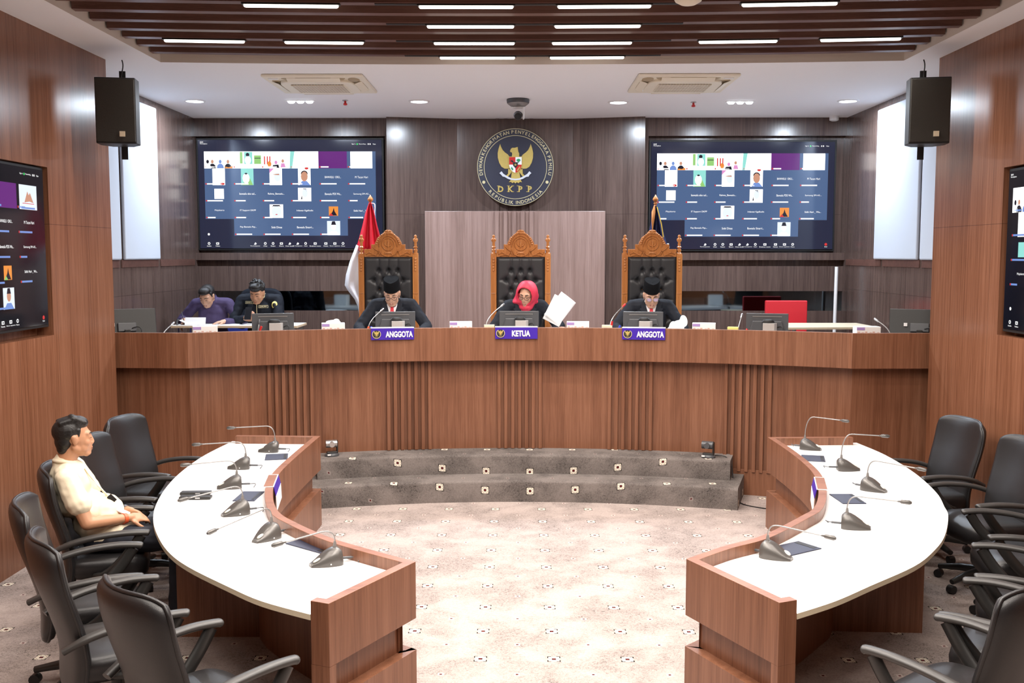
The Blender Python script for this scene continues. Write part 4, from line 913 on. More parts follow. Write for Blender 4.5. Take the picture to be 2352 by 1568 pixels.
# gooseneck microphones on the bench
for lab, x, R, tip, hd in (('thin bench microphone at the end by the tilted monitor', -3.235, 6.95, (0.045, 0.12, 0.20), 'steel'), ('thin bench microphone just beside the monitor of the navy uniform', -2.435, 7.0, (0.0, 0.02, 0.20), 'grey_plastic'),
                       ('bench microphone bent toward the capped man under the red flag', -1.46, 7.0, (0.11, 0.10, 0.295), 'steel'), ('bench microphone bent toward the woman in the red headscarf', -0.34, 7.0, (0.15, 0.12, 0.335), 'steel'),
                       ('bench microphone with a red ring bent toward the capped man beside the navy flag', 0.86, 7.0, (0.14, 0.12, 0.335), 'red'), ('thin bench microphone beside the monitor near the red chair', 2.05, 7.0, (0.035, 0.06, 0.25), 'steel'), ('thin bench microphone at the far end by the pale desk', 3.33, 6.95, (-0.10, 0.08, 0.24), 'steel')):
    t = thing('bench_microphone', lab, 'microphone', (x, ay(R, x), CT), 0, 'thin microphones on the long bench')
    v = Vector(tip) - Vector((0, 0, 0.03))
    m = MB(); m.lathe([(0.045, 0), (0.045, 0.02), (0.02, 0.035)], 16); m.build('base', 'plastic', t, smooth=40)
    pts = bez((0, 0, 0.03), (-0.01, 0, v.z*0.55), (v.x*0.2, v.y*0.2, v.z*0.7), v, 12)
    m = MB(); m.tube(pts, 0.0045, 7); m.build('gooseneck', 'steel', t, smooth=60)
    d = (pts[-1]-pts[-3]).normalized(); m = MB(); m.tube([v-d*0.01, v, v+d*0.035, v+d*0.042], [0.006, 0.010, 0.010, 0.005], 10); m.build('capsule', hd, t, smooth=50)
# tissue boxes
for lab, x, R, tis in (('white tissue box with lilac print below the writing man in purple', -2.86, 6.95, 0), ('white tissue box with a tissue sticking out near the red flag', -1.77, 6.95, 1), ('white tissue box between the red flag man and the woman', -0.577, 6.95, 0),
                       ('white tissue box beside the raised sheet of paper', 0.552, 6.95, 0), ('white tissue box by the white crumpled tissue and the navy flag', 1.73, 6.95, 0), ('white tissue box at the end in front of the pale desk', 3.11, 6.97, 0)):
    t = thing('tissue_box', lab, 'tissue box', (x, ay(R, x), CT), aang(R, x)*0.8, 'tissue boxes on the long bench')
    m = MB(); m.box((0, 0, 0.083), (0.215, 0.11, 0.166)); b = m.build('carton', 'paper', t, bevel=0.003)
    m = MB(); m.box((-0.07, -0.0555, 0.148), (0.07, 0.002, 0.024)); m.build('lilac_label', 'lilac', b)
    m = MB()
    for i in range(6): m.box((-0.088+i*0.034+0.004*math.sin(i*9), -0.0555, 0.098), (0.020, 0.002, 0.05-0.012*(i % 2)))
    m.build('printed_row', 'peach', b)
    if tis: m = MB(); m.ell((0, 0, 0.172), (0.07, 0.03, 0.022)); m.ell((0.03, 0, 0.185), (0.03, 0.02, 0.02)); m.build('tissue', 'paper', t, smooth=60)
def small_box(lab, x, R, mt, sx=0.10):
    m = MB(); m.box((0, 0, 0.065), (sx, 0.07, 0.13)); o = m.build('memo_block', mt, bevel=0.002, loc=(x, ay(R, x), CT)); o.rotation_euler.z = aang(R, x)
    tag(o, lab, 'memo block', 'memo blocks on the bench')
small_box('cream memo block beside the microphone of the woman', -0.305, 7.0, 'cream'); small_box('cream memo block beside a red and a blue pen', 0.835, 7.0, 'cream'); small_box('yellow memo block beside the monitor near the red chair', 2.0, 7.0, 'yellow')
for lab, x, mt, h in (('red capped pen standing beside the cream memo block', 0.862, 'red', 0.20), ('blue capped pen standing beside the red one by the memo block', 0.905, 'blue', 0.17), ('red pen by the yellow memo block', 2.075, 'red', 0.155), ('orange pen beside the hand of the man under the red flag', -1.50, 'orange', 0.165), ('blue pen beside the hand of the man under the red flag', -1.475, 'blue', 0.165), ('red pen by the microphone in front of the navy uniform', -2.46, 'red', 0.19)):
    m = MB(); h -= 0.03; m.cyl((0, 0, 0), (0, 0, h-0.035), 0.008, n=10); m.cyl((0, 0, h-0.04), (0, 0, h), 0.0105, n=10); o = m.build('pen', mt, smooth=40, loc=(x, ay(6.98, x), CT)); o.rotation_euler = (0, 0.12 if h > .16 else 0.4, 0); tag(o, lab, 'pen', 'pens on the bench')
# name signs hooked over the bench front
for lab, word, xc in (('violet hanging sign reading ANGGOTA under the man beside the red flag', 'ANGGOTA', -1.206), ('violet hanging sign reading KETUA under the woman', 'KETUA', -0.041), ('violet hanging sign reading ANGGOTA under the man beside the navy flag', 'ANGGOTA', 1.158)):
    t = thing('name_sign', lab, 'sign', (xc, ay(6.795, xc), 1.556), aang(6.8, xc), 'hanging signs on the bench')
    m = MB(); m.box((0, 0.03, 0.006), (0.405, 0.075, 0.006)); m.build('clear_hook', 'paper', t, bevel=0.001)
    m = MB(); m.box((0, -0.012, -0.052), (0.402, 0.006, 0.108), rot=(0.05, 0, 0)); m.build('violet_board', 'purple', t, bevel=0.001)
    mt = Matrix.Translation((0, -0.0165, -0.052)) @ Matrix.Rotation(PI/2-0.05, 4, 'X') @ Matrix.Rotation(0, 4, 'Y')
    m = MB(); put_text(m, word, 0.062 if word == 'ANGGOTA' else 0.045, -0.002, h=0.058, wd=0.255 if word == 'ANGGOTA' else 0.175, z=0.0016, mat=mt, bold=0.04); m.build('lettering', 'white', t)
    m = MB(); m.lathe([(0.041, 0), (0.041, 0.0015)], 32, mat=mt @ Matrix.Translation((-0.150, 0, 0))); m.build('seal_rim', 'gold_pale', t)
    m = MB(); m.lathe([(0.036, 0), (0.036, 0.002)], 32, mat=mt @ Matrix.Translation((-0.150, 0, 0))); m.build('seal_disc', 'black', t)
    m = MB(); garuda(m, mt @ Matrix.Translation((-0.150, 0.003, 0)), 0.0000725, (0, 0, 0, 0, 0, 0), 0.002, True); put_text(m, 'DKPP', -0.150, -0.025, h=0.007, z=0.0025, mat=mt, bold=0.01); m.build('seal_eagle', 'gold', t)

# ================================================================== CARVED CHAIRS BEHIND THE BENCH
def tufted(W, H, nx=56, nz=96):
    m = MB(); btn = []
    r = 0
    z = -0.135
    while z > -H+0.05:
        xs = (-0.1, 0.0, 0.1) if r % 2 == 0 else (-0.153, -0.05, 0.05, 0.153)
        btn += [(x, z, r) for x in xs]; z -= 0.104; r += 1
    seg = []
    for x, z, r in btn:
        for x2, z2, r2 in btn:
            if r2 == r+1 and abs(x-x2) < 0.09: seg.append((x, z, x2, z2))
        if r == 0: seg.append((x, z, x, -0.012))
        if abs(x) > 0.12: seg.append((x, z, math.copysign(W/2, x), z-0.005))
    def h(x, z):
        v = 0.052; d0 = min(math.hypot(x-b[0], z-b[1]) for b in btn); v -= 0.026*math.exp(-(d0/0.026)**2)
        for a, b, c, d in seg:
            L2 = (c-a)**2+(d-b)**2; t = max(0, min(1, ((x-a)*(c-a)+(z-b)*(d-b))/L2)); q = math.hypot(x-a-t*(c-a), z-b-t*(d-b)); 
            if q < 0.03: v -= 0.010*math.exp(-(q/0.007)**2)*0.7 + 0.004*math.exp(-(q/0.018)**2)
        e = min(W/2-abs(x), -z, H+z); return v*min(1, (e/0.03+0.15))**0.5 if e < 0.0255 else v
    m.grid([[Vector((-W/2+W*i/nx, -h(-W/2+W*i/nx, -H*j/nz), -H*j/nz)) for i in range(nx+1)] for j in range(nz+1)])
    return m, [(x, z, h(x, z)) for x, z, r in btn]
def throne(label, x, y):
    t = thing('carved_chair', label, 'chair', (x, y, FL), 0, 'carved chairs behind the bench')
    zt = 2.222-FL; H = zt-0.50; W = 0.51
    m, btn = tufted(W, H); c = m.build('backrest', 'leather2', t, smooth=80); c.location = (0, 0, zt)
    m = MB()
    for bx, bz, bh in btn: m.ell((bx, -bh-0.001, bz), (0.009, 0.006, 0.009), n=8, m=5)
    o = m.build('button', 'leather2', c, smooth=60); o['kind'] = 'stuff'
    m = MB(); m.box((0, 0.03, zt-H/2), (W+0.02, 0.05, H)); m.build('back_board', 'carved', t)
    for s in (-1, 1):
        m = MB(); m.box((s*0.287, 0.0, (zt+0.026)/2), (0.060, 0.075, zt+0.026))
        for i in range(5): m.ell((s*0.287, -0.038, zt-0.02-i*0.03), (0.017-0.001*i, 0.008, 0.016), n=8, m=6)
        m.box((s*0.287, -0.040, zt-0.385), (0.05, 0.006, 0.008)); m.box((s*0.287, -0.040, zt-0.62), (0.012, 0.006, 0.42))
        p = m.build('post', 'carved', t, bevel=0.004)
        m = MB(); m.lathe([(0.031, 0), (0.031, 0.012), (0.018, 0.022), (0.024, 0.05), (0.013, 0.062), (0.026, 0.078), (0.013, 0.09), (0.016, 0.11), (0.012, 0.125), (0.027, 0.148), (0.026, 0.165), (0.012, 0.178), (0.017, 0.192), (0.012, 0.203), (0.003, 0.209)], 16, mat=Matrix.Translation((s*0.287, 0, zt+0.026))); m.build('finial', 'carved', p, smooth=50)
    half = [(0.257, 0.0), (0.257, 0.083), (0.18, 0.083), (0.18, 0.134), (0.142, 0.134), (0.138, 0.155), (0.122, 0.182), (0.112, 0.205), (0.088, 0.222), (0.066, 0.236), (0.048, 0.258), (0.030, 0.280), (0.012, 0.287)]
    poly = half + [(-a, b) for a, b in reversed(half)]
    cm = Matrix.Translation((0, -0.012, zt)) @ Matrix.Rotation(PI/2, 4, 'X')
    m = MB(); m.prism(poly, -0.03, 0.016, 0, cm); cr = m.build('crest', 'carved', t, bevel=0.005)
    def P(u, v, d=0.018): return cm @ Vector((u, v, d))
    m = MB()
    def torus(cx, cy, r, w_, a0=0, a1=2*PI, sy=1.0): m.tube([P(cx+r*math.cos(a0+(a1-a0)*i/24), cy+sy*r*math.sin(a0+(a1-a0)*i/24)) for i in range(25)], w_, 6, cap=True)
    torus(0, 0.135, 0.064, 0.008); torus(0, 0.10, 0.098, 0.008, PI*0.02, PI*0.98, 1.25); torus(0, 0.105, 0.1, 0.007, PI*1.1, PI*1.9)
    torus(0, 0.255, 0.017, 0.006)
    m.ell(P(0, 0.255), (0.012, 0.012, 0.012)); m.ell(P(0, 0.045), (0.045, 0.010, 0.014))
    for s in (-1, 1):
        for i in range(9):
            a = 0.25+i*0.15; m.ell(P(s*0.122*math.cos(a), 0.10+0.155*math.sin(a)), (0.012, 0.010, 0.012), n=8, m=6)
        m.tube([P(s*(0.085+0.04*i/3), 0.02+0.035*math.sin(i*1.1)) for i in range(4)] + [P(s*0.20, 0.05), P(s*0.235, 0.03), P(s*0.245, 0.055)], [0.009, 0.008, 0.008, 0.008, 0.008, 0.007, 0.006], 6)
        m.tube([P(s*0.10, 0.06), P(s*0.14, 0.085), P(s*0.165, 0.11)], [0.009, 0.008, 0.005], 6); m.tube([P(s*0.13, 0.018), P(s*0.17, 0.022), P(s*0.22, 0.012)], 0.007, 6)
        m.tube([P(s*0.075, 0.03), P(s*0.05, 0.02), P(s*0.03, 0.035)], 0.008, 6)
        m.ell(P(s*0.018, 0.275), (0.012, 0.008, 0.010), n=8, m=6); m.ell(P(s*0.03, 0.25), (0.010, 0.008, 0.012), n=8, m=6)
        m.tube([P(0.0, 0.12), P(s*0.02, 0.115), P(s*0.036, 0.135), P(s*0.034, 0.165)], [0.008, 0.009, 0.008, 0.004], 6)
    m.tube([P(0, 0.165), P(0, 0.13), P(0, 0.10)], [0.006, 0.012, 0.008], 6)
    m.build('relief', 'carved', cr, smooth=60)
    m = MB(); m.box((0, -0.22, 0.47), (0.51, 0.42, 0.12)); m.build('seat', 'leather2', t, bevel=0.03, seg=3)
    for s in (-1, 1):
        m = MB(); m.box((s*0.287, -0.40, 0.305), (0.055, 0.055, 0.61)); m.box((s*0.287, -0.21, 0.62), (0.06, 0.44, 0.035)); m.build('armrest', 'carved', t, bevel=0.006)
throne('tall carved chair with black tufted back, under the red and white flag', -1.403, 10.60)
throne('tall carved chair with black tufted back, the middle one behind the woman in red', 0.0, 10.60)
throne('tall carved chair with black tufted back, in front of the navy flag', 1.39, 10.60)

# ================================================================== FLAGS
def flag(label, x, y, colours):
    t = thing('flag_on_pole', label, 'flag', (x, y, FL))
    m = MB(); m.lathe([(0.17, 0), (0.17, 0.02), (0.05, 0.05), (0.025, 0.09)], 24); m.build('base', 'carved', t, smooth=40)
    m = MB(); m.cyl((0, 0, 0.05), (0, 0, 2.10), 0.014, n=12); p = m.build('pole', 'carved', t, smooth=40)
    m = MB(); m.lathe([(0.016, 2.09), (0.024, 2.10), (0.012, 2.112), (0.032, 2.14), (0.030, 2.155), (0.010, 2.185), (0.002, 2.20)], 16); m.build('finial', 'carved', p, smooth=50)
    return t
def cloth(name, rows, mt, parent, th=0.006):
    m = MB(); m.grid(rows); o = m.build(name, mt, parent, smooth=80); sd = o.modifiers.new('thick', 'SOLIDIFY'); sd.thickness = th; return o
t = flag('red and white flag hanging from a wooden pole behind the first carved chair', -1.695, 11.3, 0)
def drape(z, lo, hi, folds, ph, depth):
    n = 30; return [Vector((lo+(hi-lo)*i/n, depth*math.sin(folds*2*PI*i/n+ph) - 0.03, z)) for i in range(n+1)]
# upper red part, then the white part falling in a bulge to the side
keys = [(2.11, -0.012, 0.012), (2.0, -0.055, 0.05), (1.86, -0.09, 0.08), (1.72, -0.13, 0.115), (1.64, -0.155, 0.14)]
cloth('red_cloth', [drape(z, a, b, 2.5, z, 0.012+0.03*(2.11-z)) for z, a, b in keys] + [[Vector((-0.170+0.33*i/30, (0.05)*math.sin(2.5*2*PI*i/30+1.6)-0.03, 1.60-0.24*(i/30))) for i in range(31)]], 'flag_red', t)
wk = [(1.64, -0.165, 0.06), (1.45, -0.245, 0.06), (1.30, -0.292, 0.06), (1.18, -0.31, 0.05), (1.12, -0.275, 0.05), (1.02, -0.20, 0.03), (0.94, -0.165, 0.02), (0.80, -0.145, 0.0)]
cloth('white_cloth', [[Vector((a+(b-a)*i/30, 0.04*math.sin(2.2*2*PI*i/30+z*2)+0.005, z-(0.10*(i/30) if k == 0 else 0))) for i in range(31)] for k, (z, a, b) in enumerate(wk)], 'flag_white', t)
m = MB(); m.tube(bez((0.01, -0.01, 2.10), (0.09, -0.02, 2.12), (0.03, -0.02, 2.02), (0.055, -0.02, 1.93)), 0.006, 6); m.build('cord', 'flag_white', t, smooth=60)
t = flag('navy flag with yellow fringe hanging from a wooden pole behind the last carved chair', 1.515, 11.3, 0)
cloth('navy_cloth', [drape(z, a, b, 3, z, 0.010+0.03*(2.10-z)) for z, a, b in [(2.07, -0.010, 0.012), (1.95, -0.035, 0.045), (1.80, -0.07, 0.085), (1.60, -0.11, 0.15), (1.2, -0.10, 0.24), (0.8, -0.05, 0.32), (0.62, 0.02, 0.36)]], 'flag_navy', t)
m = MB(); m.tube([(-0.012, -0.025, 2.08), (-0.028, -0.05, 2.0), (-0.035, -0.055, 1.9), (-0.038, -0.06, 1.80)], [0.008, 0.022, 0.016, 0.004], 8); m.build('ochre_fold', 'carved', t, smooth=60)
m = MB(); m.tube([(0.012, -0.04, 2.06), (0.035, -0.05, 1.97), (0.062, -0.06, 1.86), (0.085, -0.06, 1.72)], 0.006, 6); m.tube([(0.30, -0.03, 0.70), (0.36, -0.03, 0.66), (0.40, -0.03, 0.64)], 0.03, 6); m.build('fringe', 'fringe', t, smooth=60)

# ================================================================== FURNITURE AT THE SIDES BEHIND THE BENCH
def plain_desk(label, x0, x1, y0, y1, z):
    t = thing('side_desk', label, 'desk', ((x0+x1)/2, (y0+y1)/2, FL), 0, 'pale side desks')
    W, D = x1-x0, y1-y0; h = z-FL
    m = MB(); m.box((0, 0, h-0.0125), (W, D, 0.025)); m.build('tabletop', ['pale_wood'], t, bevel=0.003)
    m = MB(); m.box((0, 0, h+0.001), (W-0.01, D-0.01, 0.003)); m.build('laminate_top', 'white_lam', t)
    for sx in (-1, 1):
        for sy in (-1, 1):
            m = MB(); m.box((sx*(W/2-0.05), sy*(D/2-0.05), (h-0.025)/2), (0.04, 0.04, h-0.025)); m.build('leg', 'steel', t)
plain_desk('pale topped desk where the two young men sit', -3.84, -2.45, 10.86, 11.36, 1.47)
t = thing('side_desk', 'empty cream topped desk in front of the red chair', 'desk', (3.3, 11.0, FL), 0, 'pale side desks')
m = MB(); m.prism([(-0.45, -0.33), (0.56, -0.24), (0.54, 0.40), (-0.3, 0.40)], 0.725, 0.75); m.build('tabletop', 'cream', t, bevel=0.003)
for sx, sy in ((-0.35, -0.25), (0.48, -0.16), (0.46, 0.32), (-0.25, 0.32)):
    m = MB(); m.box((sx, sy, 0.3625), (0.04, 0.04, 0.725)); m.build('leg', 'steel', t)
def side_chair(label, x, y, mt, w_, zt, group=None, rz=0, rnd=0.02):
    t = thing('side_chair', label, 'chair', (x, y, FL), rz, group)
    m = MB()
    if rnd < 0.03: m.box((0, 0.22, zt/2+0.25), (w_, 0.07, zt-0.5))
    else: m.prism([(w_/2*math.copysign(abs(math.cos(a))**0.5, math.cos(a)), (zt+0.5)/2+(zt-0.5)/2*math.copysign(abs(math.sin(a))**0.5, math.sin(a))) for a in [2*PI*i/32 for i in range(32)]], -0.25, -0.18, 0, Matrix.Rotation(PI/2, 4, 'X'))
    m.build('backrest', mt, t, bevel=rnd, seg=4)
    m = MB(); m.box((0, 0, 0.45), (w_, 0.46, 0.09)); m.build('seat', mt, t, bevel=0.025, seg=3)
    for sx in (-1, 1):
        for sy in (-1, 1):
            m = MB(); m.cyl((sx*(w_/2-0.04), sy*0.19, 0), (sx*(w_/2-0.05), sy*0.18, 0.42), 0.014); m.build('leg', 'steel', t, smooth=40)
side_chair('square backed red upholstered chair behind the empty cream desk', 3.15, 11.62, 'red_cloth', 0.49, 0.985, rnd=0.012)
side_chair('blue chair under the man writing in the purple shirt', -3.34, 11.62, 'blue_cloth', 0.62, 0.72)
side_chair('dark rounded chair back between the purple shirt and the navy uniform', -3.19, 12.0, 'uniform', 0.56, 1.12, rnd=0.033)
# papers on the desk
t = thing('open_folder', 'open white folder propped in front of the writing man', 'folder', (-3.62, 10.93, 1.474), 0.05)
m = MB(); m.box((0.03, 0.0, 0.042), (0.225, 0.006, 0.085), rot=(-0.35, 0, 0.0)); m.build('front_leaf', 'paper', t)
m = MB(); m.box((-0.1, 0.06, 0.03), (0.10, 0.12, 0.004), rot=(0, 0.45, 0)); m.build('curled_leaf', 'paper', t)
m = MB(); m.tube([(-0.165, 0.0, 0.0), (-0.172, 0.0, 0.035), (-0.155, 0.0, 0.062)], 0.012, 8, sx=1.6); m.build('spine', 'grey_plastic', t, smooth=50)
for lab, x, y, sx, sy, rz in (('white sheet under the hand of the writing man', -3.28, 11.02, 0.30, 0.21, 0.1), ('pale sheet lying between the two young men', -2.90, 11.00, 0.32, 0.22, -0.08), ('white sheet under the phone of the man in uniform', -2.62, 11.0, 0.21, 0.22, 0.2)):
    m = MB(); m.box((0, 0, 0.002), (sx, sy, 0.003)); o = m.build('paper_sheet', 'paper', loc=(x, y, 1.4735)); o.rotation_euler.z = rz; tag(o, lab, 'paper', 'loose sheets on the desk')
t_ = thing('raised_document', 'white sheets of paper held up by the woman in the red headscarf', 'paper', (0.39, 9.86, 1.445))
m = MB()
def sheet(m, c, u, v, W, H, curl=0.02, n=8):
    u, v = Vector(u).normalized(), Vector(v).normalized(); nn = u.cross(v); c = Vector(c)
    m.grid([[c+u*W*(i/n-.5)+v*H*(j/n-.5)+nn*curl*math.sin(PI*i/n) for i in range(n+1)] for j in range(n+1)])
sheet(m, (0.0, 0.0, 0.27), (0.80, 0.1, -0.62), (0.60, 0.1, 0.78), 0.185, 0.285); o = m.build('top_sheet', 'paper', t_, smooth=80); o.modifiers.new('th', 'SOLIDIFY').thickness = 0.002
m = MB(); sheet(m, (-0.03, 0.012, 0.25), (0.88, 0.05, -0.46), (0.44, 0.05, 0.88), 0.185, 0.27); o = m.build('under_sheet', 'paper', t_, smooth=80); o.modifiers.new('th', 'SOLIDIFY').thickness = 0.002
m = MB()
for i in range(7): m.ell((0.03*math.sin(i*2.4)+0.012*i-0.04, 0.02*math.cos(i*1.7), 0.06+0.026*math.sin(i*1.3)+0.012*i), (0.06, 0.035, 0.05), R=Euler((i, i*0.7, i*1.9)).to_matrix())
o = m.build('crumpled_tissue', 'paper', loc=(1.52, 9.66, 1.45)); remesh(o, 0.008, 3); tag(o, 'crumpled white tissue on the bench beside the capped man near the navy flag', 'tissue')

# ================================================================== PEOPLE (front = +Y, right hand = +X)
def head_shape(m, H, slim=1.0):
    """add a head to m; H is the head frame (origin mid-head at ear level, +Y the face)"""
    R3 = H.to_3x3(); T = lambda p: H @ Vector((p[0]*slim, p[1], p[2]))
    def E(c, r, n=18, k=11): m.ell(T(c), (r[0]*slim, r[1], r[2]), R3, n=n, m=k)
    def C(a, b, r0, r1=None): m.caps(T(a), T(b), r0, r1, 10)
    E((0, -0.018, 0.032), (0.075, 0.094, 0.083)); E((0, 0.020, -0.005), (0.068, 0.070, 0.085)); E((0, 0.032, -0.050), (0.055, 0.056, 0.066)); E((0, 0.060, -0.098), (0.027, 0.026, 0.020))
    for s in (-1, 1):
        C((s*0.055, -0.012, -0.052), (s*0.022, 0.055, -0.099), 0.021, 0.019); E((s*0.034, 0.052, -0.030), (0.030, 0.028, 0.030))
        E((s*0.036, 0.034, -0.060), (0.028, 0.032, 0.036)); E((s*0.0745, -0.010, -0.006), (0.010, 0.019, 0.031)); E((s*0.078, -0.016, 0.008), (0.008, 0.014, 0.017)); E((s*0.012, 0.089, -0.040), (0.0115, 0.012, 0.010))
        C((s*0.014, 0.076, 0.022), (s*0.046, 0.063, 0.022), 0.014, 0.013); E((s*0.031, 0.073, 0.000), (0.020, 0.0115, 0.014))
    C((0, 0.080, 0.010), (0, 0.094, -0.033), 0.0115, 0.0140); E((0, 0.083, -0.067), (0.022, 0.013, 0.0065)); E((0, 0.082, -0.079), (0.019, 0.012, 0.0065)); E((0, 0.078, -0.06), (0.026, 0.014, 0.02))
def face_marks(body, H, slim=1.0, glasses=None, lens=None, closed=True):
    T = lambda p: H @ Vector((p[0]*slim, p[1], p[2])); R3 = H.to_3x3()
    m = MB()
    for s in (-1, 1): m.caps(T((s*0.016, 0.0910, 0.021)), T((s*0.034, 0.0850, 0.027)), 0.0034, 0.0034, 8); m.caps(T((s*0.034, 0.0850, 0.027)), T((s*0.050, 0.0715, 0.020)), 0.0036, 0.0018, 8)
    m.build('eyebrows', 'hair', body, smooth=60)
    m = MB()
    for s in (-1, 1): m.ell(T((s*0.031, 0.0815, 0.000)), (0.0135, 0.0055, 0.0055), R3)
    e = m.build('eyes', 'shirt_white' if not closed else 'skin', body, smooth=60)
    m = MB()
    for s in (-1, 1): m.ell(T((s*0.031, 0.0845, -0.0035 if closed else 0.0)), (0.0135 if closed else 0.0055, 0.0045 if closed else 0.003, 0.0022 if closed else 0.0052), R3)
    m.build('iris' if not closed else 'eyelashes', 'black', e, smooth=60)
    m = MB()
    m.ell(T((0, 0.0865, -0.067)), (0.021, 0.0075, 0.0042), R3); m.ell(T((0, 0.0855, -0.0775)), (0.018, 0.0075, 0.0046), R3); m.build('lips', 'lip', body, smooth=60)
    m = MB(); m.caps(T((-0.019, 0.0895, -0.072)), T((0.019, 0.0895, -0.072)), 0.0014, n=6); m.build('mouth_line', 'black', body)
    if glasses:
        m = MB()
        for s in (-1, 1):
            m.tube([T((s*0.033+0.025*math.cos(a), 0.106-0.012*abs(math.cos(a))*(1 if s*math.cos(a) > 0 else 0.2), -0.004+0.019*math.sin(a))) for a in [2*PI*i/20 for i in range(21)]], 0.0022, 6)
            m.tube([T((s*0.058, 0.094, 0.0)), T((s*0.076, 0.05, 0.006)), T((s*0.078, -0.01, 0.006))], 0.0022, 6)
        m.tube([T((-0.009, 0.106, 0.0)), T((0, 0.109, 0.003)), T((0.009, 0.106, 0.0))], 0.0024, 6)
        g = m.build('spectacles', glasses, body, smooth=60)
        if lens:
            m = MB()
            for s in (-1, 1): m.ell(T((s*0.033, 0.1035, -0.004)), (0.022, 0.0015, 0.016), R3)
            m.build('lens', lens, g, smooth=60)
def hand_shape(m, w, d, nrm, curl, side, sc=1.0, spread=0.0):
    """palm and five fingers from the wrist w along d; nrm is the palm side; side=+1 thumb toward d x nrm"""
    w, d = Vector(w), Vector(d).normalized(); nrm = Vector(nrm); nrm = (nrm - d*nrm.dot(d)).normalized(); ac = d.cross(nrm).normalized()*side
    R3 = Matrix((ac, d, nrm)).transposed()
    m.caps(w - d*0.02, w + d*0.02, 0.027*sc, 0.026*sc, 10)
    m.ell(w + d*0.048*sc, (0.040*sc, 0.052*sc, 0.017*sc), R3); m.ell(w + d*0.070*sc, (0.039*sc, 0.026*sc, 0.014*sc), R3)
    for i, (off, L, r) in enumerate(((0.029, 0.070, 0.0088), (0.010, 0.080, 0.0092), (-0.010, 0.074, 0.0088), (-0.028, 0.058, 0.0078))):
        p = w + d*0.086*sc + ac*off*sc; ang = curl*(0.55+0.08*i); dr = (d + ac*off*spread*6).normalized()
        for k, f in enumerate((0.45, 0.31, 0.24)):
            dr2 = (dr*math.cos(ang) + nrm*math.sin(ang)).normalized(); q = p + dr2*L*f*sc
            m.caps(p, q, r*sc*(1-0.08*k), r*sc*(0.92-0.08*k), 8); p = q; ang += curl*(0.75-0.12*k)
    p = w + d*0.022*sc + ac*0.034*sc; dr = (d*0.75 + ac*0.62 + nrm*0.25).normalized()
    for k, f in enumerate((0.045, 0.034, 0.026)):
        q = p + dr*f*sc; m.caps(p, q, (0.0125-0.0012*k)*sc, (0.0115-0.0014*k)*sc, 8); p = q; dr = (dr + d*0.25 + nrm*0.22*curl - ac*0.12).normalized()
def ik(a, b, l1, l2, pole):
    a, b, pole = Vector(a), Vector(b), Vector(pole); d = b-a; L = min(d.length, (l1+l2)*0.995); u = d.normalized()
    x = (l1*l1-l2*l2+L*L)/(2*L); h = math.sqrt(max(0, l1*l1-x*x)); pv = (pole - u*pole.dot(u)).normalized()
    return a + u*x + pv*h
def person(label, loc, rz, P, skin, voxel=0.006):
    """P: joints in metres. returns (root, body mesh, head frame, arms)"""
    t = thing('person', label, 'person', loc, rz)
    Hm = Matrix.Translation(P['head']) @ Euler(P.get('head_rot', (0, 0, 0)), 'ZXY').to_matrix().to_4x4()
    arms = {}
    for s, k in ((-1, 'l'), (1, 'r')):
        sh, wr = Vector(P['sh_'+k]), Vector(P['wr_'+k]); el = Vector(P['el_'+k]) if 'el_'+k in P else ik(sh, wr, 0.285, 0.25, P.get('pole', (s*0.7, -0.25, -0.7))); arms[k] = (sh, el, wr)
    m = MB(); head_shape(m, Hm, P.get('slim', 1.0))
    nk, ch, wa, hp = (Vector(P[k]) for k in ('neck', 'chest', 'waist', 'hip'))
    m.caps(nk, Hm @ Vector((0, -0.022, -0.06)), 0.058, 0.054, 16); m.caps(nk-Vector((0, 0, 0.06)), nk, 0.070, 0.056, 16)
    m.ell(ch, (0.155, 0.10, 0.17)); m.ell(wa, (0.135, 0.095, 0.14)); m.ell(hp, (0.155, 0.115, 0.11))
    for s, k in ((-1, 'l'), (1, 'r')):
        sh, el, wr = arms[k]
        m.caps(nk-Vector((0, 0, 0.06)), sh, 0.055, 0.05); m.caps(sh, el, 0.048, 0.040, 12); m.caps(el, el.lerp(wr, 0.35), 0.040, 0.038, 12); m.caps(el.lerp(wr, 0.35), wr, 0.038, 0.026, 12)
        hd = P['hand_'+k]; hand_shape(m, wr, hd[0], hd[1], hd[2], hd[3], 1.0)
        hj = hp + Vector((s*0.09, 0.03, -0.01)); kn = Vector(P.get('kn_'+k, (s*0.12, 0.45, hp.z-0.02))); an = Vector(P.get('an_'+k, (s*0.12, 0.44, 0.09)))
        m.caps(hj, kn, 0.075, 0.052, 12); m.caps(kn, an, 0.05, 0.034, 12); m.caps(an, an+Vector((0, 0.15, -0.05)), 0.036, 0.028, 10)
    b = m.build('body', skin, t); remesh(b, voxel, 7, 0.5)
    return t, b, Hm, arms
fold_tex = bpy.data.textures.new('cloth_folds', 'CLOUDS'); fold_tex.noise_scale = 0.075; fold_tex.noise_depth = 1
